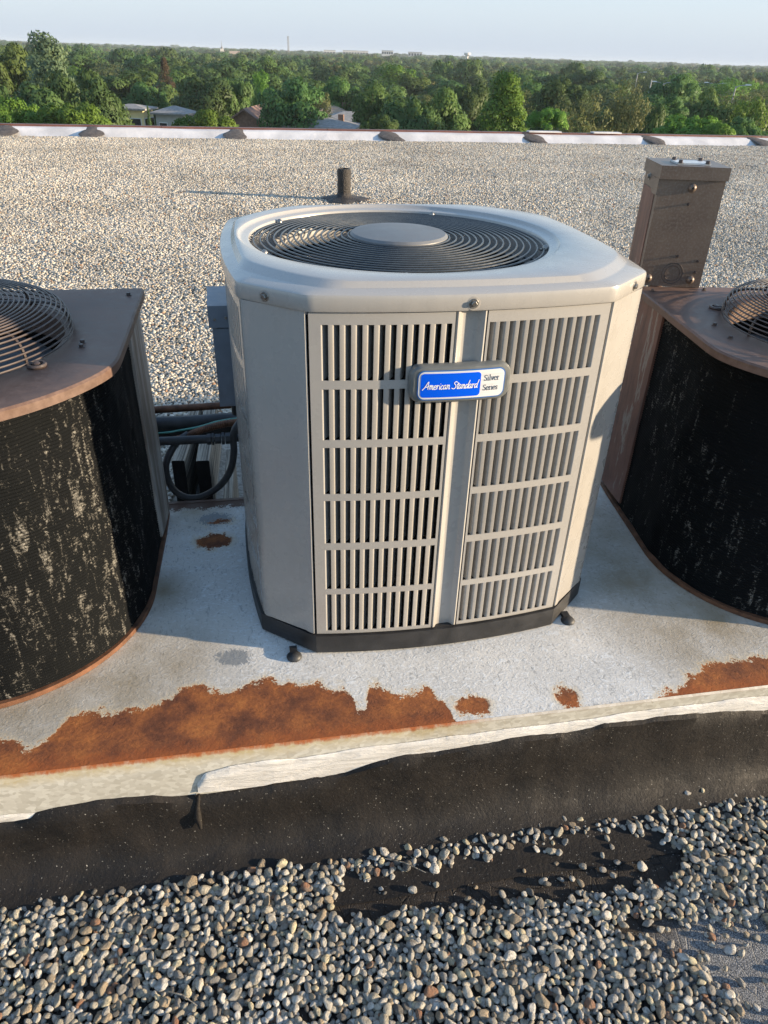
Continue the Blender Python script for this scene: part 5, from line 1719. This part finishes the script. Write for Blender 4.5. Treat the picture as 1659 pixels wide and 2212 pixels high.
# ------------------------------------------------------------------ far landmarks
def block(name, cat, label, u, vtop, dist, w, h, d, rows_, cols_):
    p = at(u, vtop, dist)
    t_ = thing(name, label, cat, (p.x, p.y, p.z - h), -math.atan2(p.x, p.y))
    MB().box(-w / 2, w / 2, -d / 2, d / 2, 0, h).obj('wall', M['pale_far'], t_)
    MB().box(-w / 2 - .3, w / 2 + .3, -d / 2 - .3, d / 2 + .3, h, h + 0.6).obj('roof', M['roof_grey'], t_)
    wmesh = MB().box(-w / cols_ * 0.33, w / cols_ * 0.33, -0.15, 0, 0, h / rows_ * 0.5).mesh('window', M['glass'])
    for i in range(rows_):
        for j in range(cols_):
            q = link('window', wmesh, t_); q.location = (-w / 2 + w * (j + 0.5) / cols_, -d / 2, h * (i + 0.3) / rows_)
    return t_


block('apartment_block', 'building', 'far apartment block on the skyline left of the pale low one', 837, 110, 1500, 20, 26, 12, 4, 5)
block('office_building', 'building', 'pale stepped building on the skyline right of the apartment block', 897, 113, 1600, 26, 24, 14, 3, 5)
block('office_building', 'building', 'long low white building on the skyline left of the apartment block', 768, 110, 1700, 50, 26, 20, 2, 9)
block('office_building', 'building', 'small white building on the skyline right of the mast', 712, 109, 1650, 22, 24, 14, 2, 4)
# white church
p = at(497, 104, 1100)
ch = thing('church', 'pale church with a small spire half hidden by trees on the skyline', 'church', (p.x, p.y, p.z - 22), -math.atan2(p.x, p.y))
MB().box(-8, 12, -5, 5, 0, 15.5).obj('nave', M['pale_far'], ch)
m = MB(); m.add([(-8, -5.5, 15.5), (12, -5.5, 15.5), (12, 5.5, 15.5), (-8, 5.5, 15.5), (-8, 0, 19), (12, 0, 19)], [(0, 1, 5, 4), (2, 3, 4, 5), (3, 0, 4), (1, 2, 5), (3, 2, 1, 0)])
m.obj('roof', M['roof_tan'], ch)
MB().box(-12.5, -8.01, -2.5, 2.5, 0, 21).obj('tower', M['pale_far'], ch)
MB().lathe([(1.8, 21), (1.4, 22.5), (0.3, 24), (0.2, 30)], 8, (-10.2, 0, 0)).obj('spire', M['mast'], ch)
# water tower
p = at(1010, 111, 1500)
wt = thing('water_tower', 'pale squat water tower on the skyline right of the far buildings', 'water tower', (p.x, p.y, p.z - 26))
MB().lathe([(2.5, 0), (2.0, 19), (4, 20), (6.0, 21), (6.0, 23.5), (5, 24.2), (0.5, 24.4)], 20).obj('tank', M['pale_far'], wt, True, 40)
# lattice mast
p = at(622, 78, 1400)
ms = thing('radio_mast', 'thin tall mast standing above the trees left of centre', 'mast', (p.x, p.y, GROUND_Z))
hm = p.z - GROUND_Z
for sx, sy in ((-1, -1), (1, -1), (0, 1)):
    MB().tube([(sx * 1.3, sy * 1.3, 0), (sx * 1.0, sy * 1.0, hm)], 0.35, 5).obj('leg', M['mast'], ms)
m = MB()
for z in np.arange(4, hm, 5):
    m.tube([(-1.2, -1.2, z), (1.2, -1.2, z + 2.5), (0, 1.2, z + 5)], 0.18, 4)
m.obj('bracing', M['mast'], ms)


def lamp(u, vtop, dist, label, arms):
    p = at(u, vtop, dist); h = p.z - GROUND_Z
    t_ = thing('street_lamp', label, 'street lamp', (p.x, p.y, GROUND_Z), -math.atan2(p.x, p.y), 'lamps standing among the trees')
    MB().tube([(0, 0, 0), (0.0, 0, h * 0.9), (0.03, 0, h - 0.15)], [0.17, 0.12, 0.10], 8).obj('pole', M['metal_far'], t_, True)
    for s_ in arms:
        MB().tube(smooth_path([(0, 0, h - 0.5), (s_ * 0.5, 0, h - 0.1), (s_ * 1.6, 0, h + 0.05)], 4), 0.08, 6).obj('arm', M['metal_far'], t_, True)
        m = MB(); x = s_ * 1.9
        m.rings([[(x - 0.55, -0.2, h), (x + 0.5, -0.16, h + 0.04), (x + 0.5, 0.16, h + 0.04), (x - 0.55, 0.2, h)], [(x - 0.45, -0.14, h + 0.22), (x + 0.35, -0.1, h + 0.2), (x + 0.35, 0.1, h + 0.2), (x - 0.45, 0.14, h + 0.22)]], True, True, True)
        m.obj('lamp_head', M['trim'], t_)


lamp(1590, 184, 150, 'tall lamp with one arm curving right at the far right', (1,))
lamp(1408, 170, 170, 'leaning looking tall bare lamp pole left of the double lamp', ())
lamp(1434, 178, 190, 'double armed lamp between the bare pole and the curved lamp', (-1, 1))
lamp(1545, 180, 210, 'small distant double lamp left of the curved lamp', (-1, 1))
lamp(1378, 156, 240, 'distant lamp whose white head shows above the pale olive tree', (1,))

# ------------------------------------------------------------------ thin summer haze
hz = MB().box(-2600, 4200, -60, 3800, GROUND_Z - 1.0, 16.0).obj('haze', None)
t = bpy.data.materials.new('haze'); t.use_nodes = True
t.node_tree.nodes.remove(t.node_tree.nodes['Principled BSDF'])
pv = t.node_tree.nodes.new('ShaderNodeVolumePrincipled')
pv.inputs['Color'].default_value = (0.80, 0.90, 1.0, 1); pv.inputs['Density'].default_value = 0.00016
t.node_tree.links.new(pv.outputs[0], t.node_tree.nodes['Material Output'].inputs['Volume'])
hz.data.materials.clear(); hz.data.materials.append(t)
tag(hz, kind='stuff')
